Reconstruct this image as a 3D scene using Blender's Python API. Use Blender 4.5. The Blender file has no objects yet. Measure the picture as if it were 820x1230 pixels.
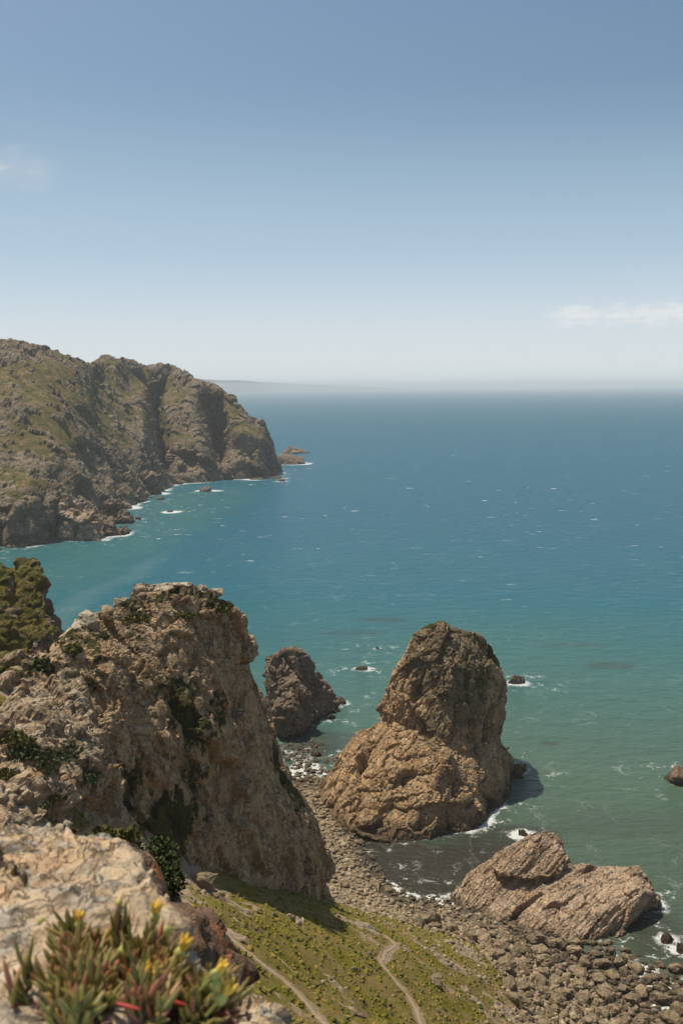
import bpy, bmesh, math, random
import numpy as np
from mathutils import Vector, Matrix
from mathutils.kdtree import KDTree
from mathutils.bvhtree import BVHTree

random.seed(7)
rng = np.random.default_rng(7)
sc = bpy.context.scene
COL = sc.collection
R_ = math.radians

# ------------------------------------------------------------------ camera
PITCH, ROLL, CAMZ = 7.15, -0.45, 100.0
RM = (Matrix.Rotation(R_(90 - PITCH), 3, 'X') @ Matrix.Rotation(R_(ROLL), 3, 'Z'))
RN = np.array(RM)
cd = bpy.data.cameras.new('camera')
cam = bpy.data.objects.new('camera', cd)
COL.objects.link(cam)
cam.matrix_world = Matrix.Translation((0, 0, CAMZ)) @ RM.to_4x4()
cd.sensor_fit = 'VERTICAL'
cd.sensor_height = 36
cd.sensor_width = 24
cd.lens = 35
cd.clip_start = 0.2
cd.clip_end = 200000
cd.dof.use_dof = True
cd.dof.focus_distance = 170
cd.dof.aperture_fstop = 4.0
sc.camera = cam
FPX = 1230 * 35 / 36.0

# ------------------------------------------------------------------ light
SUN_EL, SUN_AZ = 66.0, -50.0        # azimuth measured from +Y towards +X
SKY_STR, SUN_STR, EXPO = 0.085, 5.0, 0.04
sd = Vector((math.sin(R_(SUN_AZ)) * math.cos(R_(SUN_EL)), math.cos(R_(SUN_AZ)) * math.cos(R_(SUN_EL)), math.sin(R_(SUN_EL))))
sl = bpy.data.lights.new('sun', 'SUN')
sl.energy = SUN_STR
sl.angle = R_(0.5)
sl.color = (1.0, 0.905, 0.72)
sun = bpy.data.objects.new('sun', sl)
COL.objects.link(sun)
sun.rotation_euler = sd.to_track_quat('Z', 'Y').to_euler()
sun.location = (0, 0, 300)

world = bpy.data.worlds.new('World')
sc.world = world
world.use_nodes = True


class NT:
    """small node-building helper"""
    def __init__(s, tree):
        s.t = tree
        s.t.nodes.clear()

    def n(s, typ, props=None, **ins):
        nd = s.t.nodes.new(typ)
        for k, v in (props or {}).items():
            setattr(nd, k, v)
        for k, v in ins.items():
            key = int(k[1:]) if k[0] == '_' and k[1:].isdigit() else k.replace('__', ' ')
            s.put(nd.inputs[key], v)
        return nd

    def put(s, sock, v):
        if isinstance(v, bpy.types.NodeSocket):
            s.t.links.new(v, sock)
        elif isinstance(v, bpy.types.Node):
            s.t.links.new(v.outputs[0], sock)
        else:
            if sock.type == 'RGBA' and len(v) == 3:
                v = (*v, 1)
            sock.default_value = v

    def m(s, op, a, b=0.0, c=None, clamp=False):
        nd = s.t.nodes.new('ShaderNodeMath')
        nd.operation = op
        nd.use_clamp = clamp
        s.put(nd.inputs[0], a)
        s.put(nd.inputs[1], b)
        if c is not None:
            s.put(nd.inputs[2], c)
        return nd.outputs[0]

    def vm(s, op, a, b):
        nd = s.t.nodes.new('ShaderNodeVectorMath')
        nd.operation = op
        s.put(nd.inputs[0], a)
        s.put(nd.inputs[1], b)
        return nd.outputs[0]

    def mapr(s, v, a, b, c=0.0, d=1.0, smooth=False):
        nd = s.t.nodes.new('ShaderNodeMapRange')
        if smooth:
            nd.interpolation_type = 'SMOOTHSTEP'
        for i, x in enumerate((v, a, b, c, d)):
            s.put(nd.inputs[i], x)
        return nd.outputs[0]

    def noise(s, vec, scale, detail=4, rough=0.55, dist=0.0):
        nd = s.t.nodes.new('ShaderNodeTexNoise')
        s.put(nd.inputs['Vector'], vec)
        s.put(nd.inputs['Scale'], scale)
        s.put(nd.inputs['Detail'], detail)
        s.put(nd.inputs['Roughness'], rough)
        s.put(nd.inputs['Distortion'], dist)
        return nd.outputs[0]

    def voro(s, vec, scale, feature='F1', out=0, rand=1.0):
        nd = s.t.nodes.new('ShaderNodeTexVoronoi')
        nd.feature = feature
        s.put(nd.inputs['Vector'], vec)
        s.put(nd.inputs['Scale'], scale)
        s.put(nd.inputs['Randomness'], rand)
        return nd.outputs[out]

    def mix(s, f, a, b, mode='MIX'):
        nd = s.t.nodes.new('ShaderNodeMix')
        nd.data_type = 'RGBA'
        nd.blend_type = mode
        s.put(nd.inputs[0], f)
        s.put(nd.inputs[6], a)
        s.put(nd.inputs[7], b)
        return nd.outputs[2]

    def scale3(s, vec, x, y, z, rot=(0, 0, 0)):
        nd = s.t.nodes.new('ShaderNodeMapping')
        s.put(nd.inputs['Vector'], vec)
        nd.inputs['Rotation'].default_value = rot
        nd.inputs['Scale'].default_value = (x, y, z)
        return nd.outputs[0]

    def attr(s, name, out=2):
        nd = s.t.nodes.new('ShaderNodeAttribute')
        nd.attribute_name = name
        return nd.outputs[out]

    def bump(s, h, strength, dist, normal=None):
        nd = s.t.nodes.new('ShaderNodeBump')
        s.put(nd.inputs['Height'], h)
        s.put(nd.inputs['Strength'], strength)
        s.put(nd.inputs['Distance'], dist)
        if normal is not None:
            s.put(nd.inputs['Normal'], normal)
        return nd.outputs[0]


w = NT(world.node_tree)
sky = w.n('ShaderNodeTexSky')
sky.sky_type = 'NISHITA'
sky.sun_disc = False
sky.sun_elevation = R_(SUN_EL)
sky.sun_rotation = R_(SUN_AZ)
sky.altitude = 100
sky.air_density = 1.0
sky.dust_density = 2.2
sky.ozone_density = 1.6
tc = w.n('ShaderNodeTexCoord')
sep = w.n('ShaderNodeSeparateXYZ', Vector=tc.outputs['Generated'])
az = w.m('MULTIPLY', w.m('ARCTAN2', sep.outputs[0], sep.outputs[1]), 57.2958)
el = w.m('MULTIPLY', w.m('ARCSINE', sep.outputs[2]), 57.2958)
comb = w.n('ShaderNodeCombineXYZ', X=az, Y=w.m('MULTIPLY', el, 2.6), Z=0.0)


def cloud(a0, a1, e0, e1, soft_a, soft_e, nscale, thr, seed):
    v = w.vm('ADD', comb.outputs[0], (seed * 17.0, seed * 5.0, seed))
    nz = w.noise(v, nscale, 6, 0.6, 0.4)
    ja = w.m('ADD', az, w.m('MULTIPLY', w.m('SUBTRACT', nz, 0.5), 3.0))
    je = w.m('ADD', el, w.m('MULTIPLY', w.m('SUBTRACT', w.noise(v, nscale * 2.2, 5, 0.6), 0.5), 1.6))
    m1 = w.mapr(ja, a0 - soft_a, a0 + soft_a, 0, 1, True)
    m2 = w.mapr(ja, a1 - soft_a, a1 + soft_a, 1, 0, True)
    m3 = w.mapr(je, e0 - soft_e, e0 + soft_e, 0, 1, True)
    m4 = w.mapr(je, e1 - soft_e, e1 + soft_e, 1, 0, True)
    m = w.m('MULTIPLY', w.m('MULTIPLY', m1, m2), w.m('MULTIPLY', m3, m4))
    return w.m('MULTIPLY', m, w.mapr(nz, thr, thr + 0.3, 0.25, 1, True))


c1 = cloud(12.2, 30, 3.45, 4.1, 1.0, 0.5, 0.5, 0.3, 1)
c2 = cloud(-24, -15.6, 10.7, 12.2, 1.0, 0.7, 0.45, 0.45, 2)
hsv = w.n('ShaderNodeHueSaturation', Hue=0.488, Saturation=1.1, Value=1.04, Color=sky)
skyc = hsv.outputs[0]
# the pale layer of sea haze that brightens the lowest degrees of the sky
skyc = w.mix(w.mapr(el, 17.0, 3.0, 0.0, 0.8, True), skyc, (5.9, 7.7, 9.5))
skyc = w.mix(w.mapr(el, 8.0, 0.0, 0.0, 0.95, True), skyc, (8.7, 9.2, 9.3))
skyc = w.mix(w.m('MULTIPLY', c1, 0.75), skyc, (10.4, 10.1, 9.9))
skyc = w.mix(w.m('MULTIPLY', c2, 0.65), skyc, (8.0, 8.1, 8.2))
bg = w.n('ShaderNodeBackground', Color=skyc, Strength=SKY_STR)
w.n('ShaderNodeOutputWorld', Surface=bg)

vs = sc.view_settings
vs.view_transform = 'Standard'
vs.look = 'None'
vs.exposure = EXPO
vs.gamma = 1
try:
    vs.use_curve_mapping = False
except Exception:
    pass
sc.cycles.use_denoising = True
sc.cycles.max_bounces = 6
sc.cycles.diffuse_bounces = 3
sc.cycles.glossy_bounces = 2
sc.cycles.volume_bounces = 1
sc.cycles.transmission_bounces = 2
sc.cycles.sample_clamp_indirect = 4.0


# ------------------------------------------------------------------ pixel <-> world helpers (photo pixels, 820 x 1230)
def ray(px, py):
    return RN @ np.array([(px - 410) / FPX, -(py - 615) / FPX, -1.0])


def P(px, py, D):
    d = ray(px, py)
    return np.array([0, 0, CAMZ]) + d * (D / d[1])


def W(px, py, z=0.0):
    d = ray(px, py)
    return np.array([0, 0, CAMZ]) + d * ((z - CAMZ) / d[2])


# ------------------------------------------------------------------ numpy noise
_p = rng.permutation(256)
PERM = np.concatenate([_p, _p, _p]).astype(np.int64)
GR = rng.normal(size=(256, 3))
GR /= np.linalg.norm(GR, axis=1)[:, None]
RT = rng.random((256, 6))


def _h(i, j, k):
    return PERM[PERM[PERM[i & 255] + (j & 255)] + (k & 255)]


def perlin(p):
    i = np.floor(p).astype(np.int64)
    f = p - i
    u = f * f * f * (f * (f * 6 - 15) + 10)
    out = 0
    for dx in (0, 1):
        wx = u[:, 0] if dx else 1 - u[:, 0]
        for dy in (0, 1):
            wy = u[:, 1] if dy else 1 - u[:, 1]
            for dz in (0, 1):
                wz = u[:, 2] if dz else 1 - u[:, 2]
                g = GR[_h(i[:, 0] + dx, i[:, 1] + dy, i[:, 2] + dz)]
                d = (g[:, 0] * (f[:, 0] - dx) + g[:, 1] * (f[:, 1] - dy) + g[:, 2] * (f[:, 2] - dz))
                out = out + wx * wy * wz * d
    return out * 1.5


def fbm(p, L, octv=4, gain=0.5, seed=0):
    q = p / L + seed * 13.37
    a, s, t = 1.0, 0, 0
    for _ in range(octv):
        s = s + a * perlin(q)
        t += a
        a *= gain
        q = q * 2.03 + 7.7
    return s / t


def worley(q, cheb=False):
    i = np.floor(q).astype(np.int64)
    n = len(q)
    f1 = np.full(n, 9.0)
    f2 = np.full(n, 9.0)
    hid = np.zeros(n, np.int64)
    vec = np.zeros((n, 3))
    for dx in (-1, 0, 1):
        for dy in (-1, 0, 1):
            for dz in (-1, 0, 1):
                h = _h(i[:, 0] + dx, i[:, 1] + dy, i[:, 2] + dz)
                v = q - (i + (dx, dy, dz)) - RT[h, :3]
                d = np.abs(v).max(1) ** 2 if cheb else np.einsum('ij,ij->i', v, v)
                closer = d < f1
                f2 = np.where(closer, f1, np.minimum(f2, d))
                f1 = np.where(closer, d, f1)
                hid = np.where(closer, h, hid)
                vec[closer] = v[closer]
    return np.sqrt(f1), np.sqrt(f2), hid, vec


def rotm(ax, ay, az_):
    return np.array(Matrix.Rotation(ax, 3, 'X') @ Matrix.Rotation(ay, 3, 'Y') @ Matrix.Rotation(az_, 3, 'Z'))


def facet(p, L, seed=0, tilt=0.5, jump=0.12, crack=0.1, an=(1, 1, 1), rot=None, warp=0.10, cheb=False):
    """fractured-rock height: every Voronoi cell gets its own tilted plane, with joints cut between the cells"""
    q = p if rot is None else p @ rot.T
    q = q / (L * np.array(an)) + seed * 3.71
    wv = np.stack([perlin(q * 1.7 + 11), perlin(q * 1.7 + 37), perlin(q * 1.7 + 71)], 1)
    q = q + wv * warp
    f1, f2, hid, vec = worley(q, cheb)
    g = RT[hid, 3:6] * 2 - 1
    off = np.einsum('ij,ij->i', vec, g) * tilt + (RT[hid, 0] * 2 - 1) * jump
    ed = np.clip((f2 - f1) / 0.12, 0, 1)
    return L * (off - crack * (1 - ed) ** 2), hid


def rot_to(d):
    d = np.array(d, float)
    d /= np.linalg.norm(d)
    a = np.cross(d, (0.1, 0.2, 1.0) if abs(d[2]) < 0.8 else (0.1, 1, 0))
    a /= np.linalg.norm(a)
    return np.array([a, np.cross(d, a), d])


def sstep(a, b, x):
    t = np.clip((x - a) / (b - a), 0, 1)
    return t * t * (3 - 2 * t)


# ------------------------------------------------------------------ mesh helpers
def mk_mesh(name, V, F):
    V = np.asarray(V, float)
    F = np.asarray(F)
    me = bpy.data.meshes.new(name)
    k = F.shape[1]
    me.vertices.add(len(V))
    me.vertices.foreach_set('co', V.ravel())
    me.loops.add(F.size)
    me.loops.foreach_set('vertex_index', F.ravel().astype(np.int32))
    me.polygons.add(len(F))
    me.polygons.foreach_set('loop_start', np.arange(0, F.size, k, dtype=np.int32))
    me.polygons.foreach_set('loop_total', np.full(len(F), k, dtype=np.int32))
    me.update(calc_edges=True)
    me.validate()
    return me


def fattr(me, name, arr):
    a = me.attributes.new(name, 'FLOAT', 'POINT')
    a.data.foreach_set('value', np.asarray(arr, np.float32))


def cattr(me, name, arr):
    a = me.attributes.new(name, 'FLOAT_COLOR', 'POINT')
    A = np.ones((len(arr), 4), np.float32)
    A[:, :3] = arr
    a.data.foreach_set('color', A.ravel())


def smooth(me, on=True):
    me.polygons.foreach_set('use_smooth', np.full(len(me.polygons), on))
    me.update()


def link(name, me, mat=None, parent=None, loc=None):
    o = bpy.data.objects.new(name, me)
    COL.objects.link(o)
    if mat is not None and len(me.materials) == 0:
        me.materials.append(mat)
    if parent is not None:
        o.parent = parent
    if loc is not None:
        o.location = loc
    return o


def tag(o, label=None, cat=None, group=None, kind=None):
    for k, v in (('label', label), ('category', cat), ('group', group), ('kind', kind)):
        if v:
            o[k] = v
    return o


def vco(me):
    a = np.empty(len(me.vertices) * 3)
    me.vertices.foreach_get('co', a)
    return a.reshape(-1, 3)


def vno(me):
    a = np.empty(len(me.vertices) * 3, np.float32)
    me.vertex_normals.foreach_get('vector', a)
    return a.reshape(-1, 3).astype(float)


def hulls_to_mesh(hulls, voxel, sm=2):
    """convex solids given by their corner points, fused into one closed body by a voxel remesh"""
    bm = bmesh.new()
    for pts in hulls:
        vs_ = [bm.verts.new(tuple(p)) for p in pts]
        r = bmesh.ops.convex_hull(bm, input=vs_)
        junk = [g for g in r['geom_interior'] + r['geom_unused'] if isinstance(g, bmesh.types.BMVert)]
        bmesh.ops.delete(bm, geom=list(set(junk)), context='VERTS')
    bmesh.ops.recalc_face_normals(bm, faces=bm.faces[:])
    me = bpy.data.meshes.new('tmp')
    bm.to_mesh(me)
    bm.free()
    o = bpy.data.objects.new('tmp', me)
    COL.objects.link(o)
    m = o.modifiers.new('r', 'REMESH')
    m.mode = 'VOXEL'
    m.voxel_size = voxel
    if sm:
        s = o.modifiers.new('s', 'SMOOTH')
        s.iterations = sm
        s.factor = 0.5
    dg = bpy.context.evaluated_depsgraph_get()
    out = bpy.data.meshes.new_from_object(o.evaluated_get(dg))
    bpy.data.objects.remove(o)
    bpy.data.meshes.remove(me)
    return out


SHORE = []          # points where rock meets the water


def zone_attr(me, fn):
    fattr(me, 'zone', fn(vco(me)))


def rock_object(name, hulls, voxel, layers, mat, fb=(0, 0), vegfn=None, seed=0, sm=1, shore=True, smooth_shade=False, loc=None, flat_z=None):
    me = hulls_to_mesh(hulls, voxel, sm)
    V, N = vco(me), vno(me)
    d = np.zeros(len(V))
    if fb[0]:
        d += fb[1] * fbm(V, fb[0], 4, 0.5, seed)
    tone = np.zeros(len(V))
    for k, ly in enumerate(layers):
        h, hid = facet(V, seed=seed + k * 5, **ly)
        d += h
        tone += RT[hid, 1] * (0.6 if k == 0 else 0.4 / (len(layers) - 1 if len(layers) > 1 else 1))
    veg = vegfn(V, N) if vegfn else np.zeros(len(V))
    V2 = V + N * d[:, None]
    me.vertices.foreach_set('co', V2.ravel())
    me.update()
    if shore:
        s = V2[np.abs(V2[:, 2]) < 0.4]
        if len(s):
            SHORE.append(s[::3])
    if loc is not None:
        V3 = V2 - np.array(loc)
        me.vertices.foreach_set('co', V3.ravel())
        me.update()
    fattr(me, 'veg', veg)
    fattr(me, 'tone', tone)
    smooth(me, smooth_shade)
    return link(name, me, mat, loc=loc)


# ------------------------------------------------------------------ materials
def new_mat(name):
    m = bpy.data.materials.new(name)
    m.use_nodes = True
    return m, NT(m.node_tree)


def rock_mat(name, c1, c2, grey, orange=(0.42, 0.15, 0.045), orange_amt=0.5, grey_amt=0.5, s=1.0, veg1=(0.11, 0.115, 0.025),
             veg2=(0.05, 0.065, 0.018), veg3=(0.19, 0.15, 0.04), bumpd=0.25, strata=(0.5, 0.3, 0.2), wet=True, wetz=1.1, local=False, crackw=0.035, vegbrk=1.0):
    m, t = new_mat(name)
    if local:
        pos = t.n('ShaderNodeTexCoord').outputs['Object']
        rnd = t.n('ShaderNodeObjectInfo').outputs['Random']
        pos = t.vm('ADD', pos, t.n('ShaderNodeCombineXYZ', X=t.m('MULTIPLY', rnd, 91.0), Y=t.m('MULTIPLY', rnd, 37.0), Z=rnd).outputs[0])
    else:
        pos = t.n('ShaderNodeNewGeometry').outputs['Position']
        rnd = 0.5
    geo = t.n('ShaderNodeNewGeometry')
    nz = t.n('ShaderNodeSeparateXYZ', Vector=geo.outputs['Normal']).outputs[2]
    pz = t.n('ShaderNodeSeparateXYZ', Vector=geo.outputs['Position']).outputs[2]
    n1 = t.noise(pos, 0.13 * s, 5, 0.6, 0.4)
    n2 = t.noise(pos, 0.7 * s, 6, 0.65, 0.3)
    n3 = t.noise(pos, 3.5 * s, 5, 0.7)
    str_v = t.scale3(pos, 0.25, 0.25, 1.6, strata)
    n4 = t.noise(str_v, 0.9 * s, 5, 0.65, 0.6)
    col = t.mix(t.mapr(n1, 0.38, 0.62), c1, c2)
    tone = t.attr('tone')
    col = t.mix(t.mapr(tone, 0.2, 0.8, 0.0, 0.45), col, t.mix(0.5, c1, (c1[0] * 1.35, c1[1] * 1.3, c1[2] * 1.25)))
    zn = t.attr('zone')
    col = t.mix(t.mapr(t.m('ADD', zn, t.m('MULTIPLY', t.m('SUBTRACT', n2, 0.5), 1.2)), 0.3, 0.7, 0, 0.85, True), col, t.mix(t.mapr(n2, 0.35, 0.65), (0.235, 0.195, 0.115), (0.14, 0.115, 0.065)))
    # pale lichen and weathering on upward faces
    gm = t.m('MULTIPLY', t.mapr(n2, 0.47, 0.58, 0, 1, True), t.mapr(nz, -0.1, 0.6, 0.35, 1.0))
    col = t.mix(t.m('MULTIPLY', gm, grey_amt), col, grey)
    # orange lichen / iron
    om = t.m('MULTIPLY', t.mapr(t.noise(pos, 0.42 * s, 5, 0.7, 0.5), 0.56, 0.66, 0, 1, True), t.mapr(n3, 0.35, 0.6, 0.3, 1.0))
    col = t.mix(t.m('MULTIPLY', om, orange_amt), col, orange)
    # banding and mottling of the stone itself
    col = t.mix(t.mapr(n4, 0.3, 0.62, 0.42, 0.0), col, (c2[0] * 0.45, c2[1] * 0.42, c2[2] * 0.4))
    col = t.mix(t.mapr(n3, 0.3, 0.6, 0.35, 0.0), col, (c2[0] * 0.35, c2[1] * 0.34, c2[2] * 0.33))
    # joints filled with dark dirt
    wv = t.vm('ADD', t.scale3(pos, 1, 1, 0.62, strata), t.n('ShaderNodeCombineXYZ', X=t.m('MULTIPLY', n2, 2.2 / s), Y=t.m('MULTIPLY', n3, 0.6 / s), Z=t.m('MULTIPLY', n1, 5.0 / s)).outputs[0])
    cr = t.voro(wv, 0.33 * s, 'DISTANCE_TO_EDGE')
    cr2 = t.voro(wv, 1.15 * s, 'DISTANCE_TO_EDGE')
    cm = t.m('MULTIPLY', t.mapr(cr, 0.0, crackw, 1, 0), t.mapr(n2, 0.42, 0.56, 0, 1))
    cm2 = t.m('MULTIPLY', t.mapr(cr2, 0.0, crackw * 1.6, 0.8, 0), t.mapr(n1, 0.4, 0.58, 0.2, 1))
    cm = t.m('MAXIMUM', cm, cm2)
    col = t.mix(t.m('MULTIPLY', cm, 0.75), col, (0.05, 0.038, 0.028))
    # per-object shade
    if local:
        col = t.mix(t.mapr(rnd, 0.2, 1, 0.0, 0.5), col, (c2[0] * 0.5, c2[1] * 0.5, c2[2] * 0.5))
    # vegetation
    vg = t.attr('veg')
    nv = t.noise(pos, 0.9 * s * vegbrk, 6, 0.7)
    nv2 = t.noise(pos, 4.2 * s, 4, 0.7)
    vm = t.mapr(t.m('ADD', vg, t.m('MULTIPLY', t.m('SUBTRACT', nv, 0.5), 1.5)), 0.42, 0.58, 0, 1, True)
    vc = t.mix(t.mapr(nv2, 0.38, 0.62), veg2, veg1)
    vc = t.mix(t.mapr(t.noise(pos, 0.3 * s, 4, 0.6), 0.48, 0.64, 0, 0.9), vc, veg3)
    col = t.mix(vm, col, vc)
    if wet:
        # the algae-stained tide band
        wj = t.m('ADD', pz, t.m('MULTIPLY', t.m('SUBTRACT', n2, 0.5), -3.0))
        wm = t.mapr(wj, -0.2, wetz, 0.85, 0, True)
        col = t.mix(wm, col, (0.035, 0.03, 0.022))
    h = t.m('ADD', t.m('MULTIPLY', n3, 0.5), t.m('ADD', t.m('MULTIPLY', n2, 1.0), t.m('MULTIPLY', n4, 1.0)))
    h = t.m('SUBTRACT', h, t.m('MULTIPLY', cm, 0.8))
    for fs_, fa_ in ((0.7 * s, 3.6), (2.4 * s, 1.2)):
        sp_ = t.vm('MULTIPLY', wv, (fs_, fs_, fs_))
        vo = t.t.nodes.new('ShaderNodeTexVoronoi')
        vo.distance = 'CHEBYCHEV'
        t.put(vo.inputs['Vector'], sp_)
        vo.inputs['Scale'].default_value = 1.0
        dv_ = t.vm('SUBTRACT', sp_, vo.outputs['Position'])
        rv_ = t.vm('SUBTRACT', vo.outputs['Color'], (0.5, 0.5, 0.5))
        dt = t.t.nodes.new('ShaderNodeVectorMath')
        dt.operation = 'DOT_PRODUCT'
        t.put(dt.inputs[0], dv_)
        t.put(dt.inputs[1], rv_)
        h = t.m('ADD', h, t.m('MULTIPLY', dt.outputs['Value'], fa_))
    h = t.m('ADD', h, t.m('MULTIPLY', t.m('MULTIPLY', vm, nv2), 1.2))
    nb = t.bump(h, 0.9, bumpd)
    b = t.n('ShaderNodeBsdfPrincipled', Base__Color=col, Roughness=0.9, Normal=nb)
    b.inputs['Specular IOR Level'].default_value = 0.15
    t.n('ShaderNodeOutputMaterial', Surface=b)
    return m


M_CLIFF = rock_mat('cliff_rock', (0.55, 0.39, 0.23), (0.41, 0.27, 0.15), (0.66, 0.56, 0.40), orange_amt=0.65, grey_amt=0.5, bumpd=0.3, wet=False, veg1=(0.075, 0.08, 0.02), veg2=(0.03, 0.038, 0.012), veg3=(0.12, 0.095, 0.03))
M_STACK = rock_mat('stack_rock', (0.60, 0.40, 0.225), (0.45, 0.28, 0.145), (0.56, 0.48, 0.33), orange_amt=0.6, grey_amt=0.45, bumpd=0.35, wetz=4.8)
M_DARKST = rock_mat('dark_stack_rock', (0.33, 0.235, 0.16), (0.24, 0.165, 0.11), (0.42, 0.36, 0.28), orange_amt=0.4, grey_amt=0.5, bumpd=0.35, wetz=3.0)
M_WEDGE = rock_mat('wedge_rock', (0.54, 0.395, 0.275), (0.43, 0.30, 0.195), (0.52, 0.45, 0.35), orange_amt=0.45, grey_amt=0.35, bumpd=0.3, strata=(0.9, 0.5, 0.3), wetz=1.6)
M_BOULD = rock_mat('boulder_rock', (0.37, 0.28, 0.18), (0.26, 0.195, 0.12), (0.46, 0.39, 0.29), orange_amt=0.35, grey_amt=0.5, s=2.0, bumpd=0.12, local=True, wetz=1.7)
M_FORE = rock_mat('pale_weathered_rock', (0.50, 0.41, 0.30), (0.52, 0.37, 0.23), (0.42, 0.39, 0.33), orange=(0.5, 0.2, 0.08), orange_amt=0.4,
                  grey_amt=1.0, s=9.0, bumpd=0.02, wet=False, crackw=0.03)
M_HEAD = rock_mat('headland_ground', (0.33, 0.24, 0.155), (0.23, 0.165, 0.105), (0.44, 0.40, 0.32), orange=(0.3, 0.15, 0.07), orange_amt=0.4, grey_amt=0.7, s=0.4, bumpd=1.0,
                  veg1=(0.19, 0.155, 0.045), veg2=(0.10, 0.098, 0.032), veg3=(0.31, 0.21, 0.10), vegbrk=0.7)

M_SPUR = rock_mat('lichen_spur_rock', (0.52, 0.385, 0.25), (0.38, 0.27, 0.165), (0.56, 0.49, 0.37), orange=(0.48, 0.2, 0.06), orange_amt=0.75, grey_amt=0.7, bumpd=0.3, wet=False, veg1=(0.15, 0.125, 0.025), veg2=(0.06, 0.07, 0.018), veg3=(0.30, 0.19, 0.04))
M_OUT = rock_mat('outcrop_rock', (0.30, 0.215, 0.14), (0.21, 0.15, 0.095), (0.40, 0.34, 0.25), orange_amt=0.5, grey_amt=0.6, bumpd=0.3, wet=False, veg1=(0.16, 0.14, 0.02), veg2=(0.06, 0.07, 0.015), veg3=(0.24, 0.17, 0.03))
M_TOR = rock_mat('grey_tor_rock', (0.30, 0.26, 0.21), (0.22, 0.185, 0.15), (0.38, 0.36, 0.32), orange_amt=0.1, grey_amt=0.9, s=0.5, bumpd=0.8, wet=False)
M_CREST = rock_mat('pale_crest_stone', (0.50, 0.42, 0.31), (0.40, 0.32, 0.22), (0.50, 0.46, 0.38), orange_amt=0.3, grey_amt=0.9, s=2.0, bumpd=0.1, wet=False, local=True)

# ------------------------------------------------------------------ near terrain (height field through surveyed points)
ctrl = []
for (px, py, D) in [
    (215, 1083, 75), (290, 1140, 76), (330, 1160, 75), (395, 1235, 72), (205, 1035, 112), (215, 1060, 93), (300, 1100, 98), (330, 1082, 122), (300, 1075, 114),
    (260, 1062, 114), (400, 1120, 122), (403, 1092, 141), (400, 1160, 101), (400, 1200, 88), (450, 1110, 146), (450, 1150, 114), (450, 1230, 88),
    (500, 1113, 160), (500, 1150, 132), (500, 1190, 113), (500, 1240, 97), (560, 1120, 170), (560, 1150, 152), (560, 1190, 133), (560, 1240, 114),
    (640, 1150, 163), (640, 1190, 150), (640, 1240, 137), (720, 1165, 160), (720, 1200, 151), (720, 1240, 141), (820, 1240, 143),
    # left spur below the saddle
    (0, 800, 112), (40, 783, 118), (80, 790, 117), (20, 850, 103), (80, 850, 108), (0, 900, 95), (60, 900, 97), (110, 900, 103),
    (0, 985, 85), (60, 985, 90), (110, 985, 97), (150, 1005, 104), (0, 1080, 72), (100, 1080, 74), (-100, 800, 115), (-100, 985, 80), (-100, 1100, 60)]:
    ctrl.append(P(px, py, D))
for (px, py, z) in [(430, 1020, 0), (460, 1060, 0), (495, 1080, 0), (530, 1092, 0.3), (400, 975, 1.0), (388, 930, 0.0), (360, 895, 0.0), (412, 1050, 2.2), (415, 1088, 5.5), (400, 1010, 2.0),
                    (440, 1085, 2.5), (480, 1102, 2.6), (500, 1050, -1.6), (560, 1040, -2.4), (470, 1010, -1.2), (640, 1110, -0.2), (740, 1150, 0), (820, 1183, 0), (790, 1165, -0.5),
                    (800, 1120, -2.5), (700, 1060, -3), (640, 960, -4), (420, 860, -3), (400, 880, -1.2), (500, 900, -3), (560, 1085, 0.4), (600, 1110, 0.8), (375, 960, 1.5)]:
    ctrl.append(W(px, py, z))
for p in [(-5, 3, 97.9), (4, 3, 96.6), (12, 3, 95.5), (-15, 3, 98.4), (-40, 3, 99), (30, 3, 92), (-15, 10, 93), (0, 10, 91.4), (10, 10, 90.5), (0, 30, 76.0), (20, 30, 73), (-14, 30, 80),
          (-40, 30, 83), (-40, 60, 71), (-80, 60, 75), (-80, 90, 70), (-110, 110, 70), (0, 50, 62), (-12, 50, 69), (30, 50, 57), (10, 75, 46.5), (40, 75, 40), (60, 100, 22), (90, 130, 6), (100, 75, 28), (70, 30, 65),
          (120, 130, 4), (140, 100, 12), (140, 160, -2), (140, 220, -6), (60, 330, -7), (0, 330, -6), (-60, 330, -6), (-110, 330, -6), (-110, 240, -3), (-110, 160, 30), (-60, 160, 28), (-60, 205, -3),
          (-30, 150, 30), (-20, 190, 0), (-30, 230, -3), (20, 270, -4), (60, 240, -5), (110, 200, -5), (-15, 165, 14), (-75, 130, 62)]:
    ctrl.append(np.array(p, float))
CP = np.array(ctrl)


def rbf_fit(cp, c=7.0, lam=0.6):
    xy, z = cp[:, :2], cp[:, 2]
    r2 = ((xy[:, None] - xy[None]) ** 2).sum(-1)
    A = -np.sqrt(r2 + c * c)
    n = len(cp)
    Pm = np.c_[np.ones(n), xy]
    S = np.zeros((n + 3, n + 3))
    S[:n, :n] = A - lam * np.eye(n) * -1
    S[:n, n:] = Pm
    S[n:, :n] = Pm.T
    sol = np.linalg.lstsq(S, np.r_[z, 0, 0, 0], rcond=None)[0]
    return xy, sol, c


def rbf_eval(model, x, y):
    xy, sol, c = model
    out = np.empty(len(x))
    for a in range(0, len(x), 20000):
        q = np.c_[x[a:a + 20000], y[a:a + 20000]]
        r2 = ((q[:, None] - xy[None]) ** 2).sum(-1)
        out[a:a + 20000] = -np.sqrt(r2 + c * c) @ sol[:-3] + sol[-3] + q @ sol[-2:]
    return out


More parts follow.
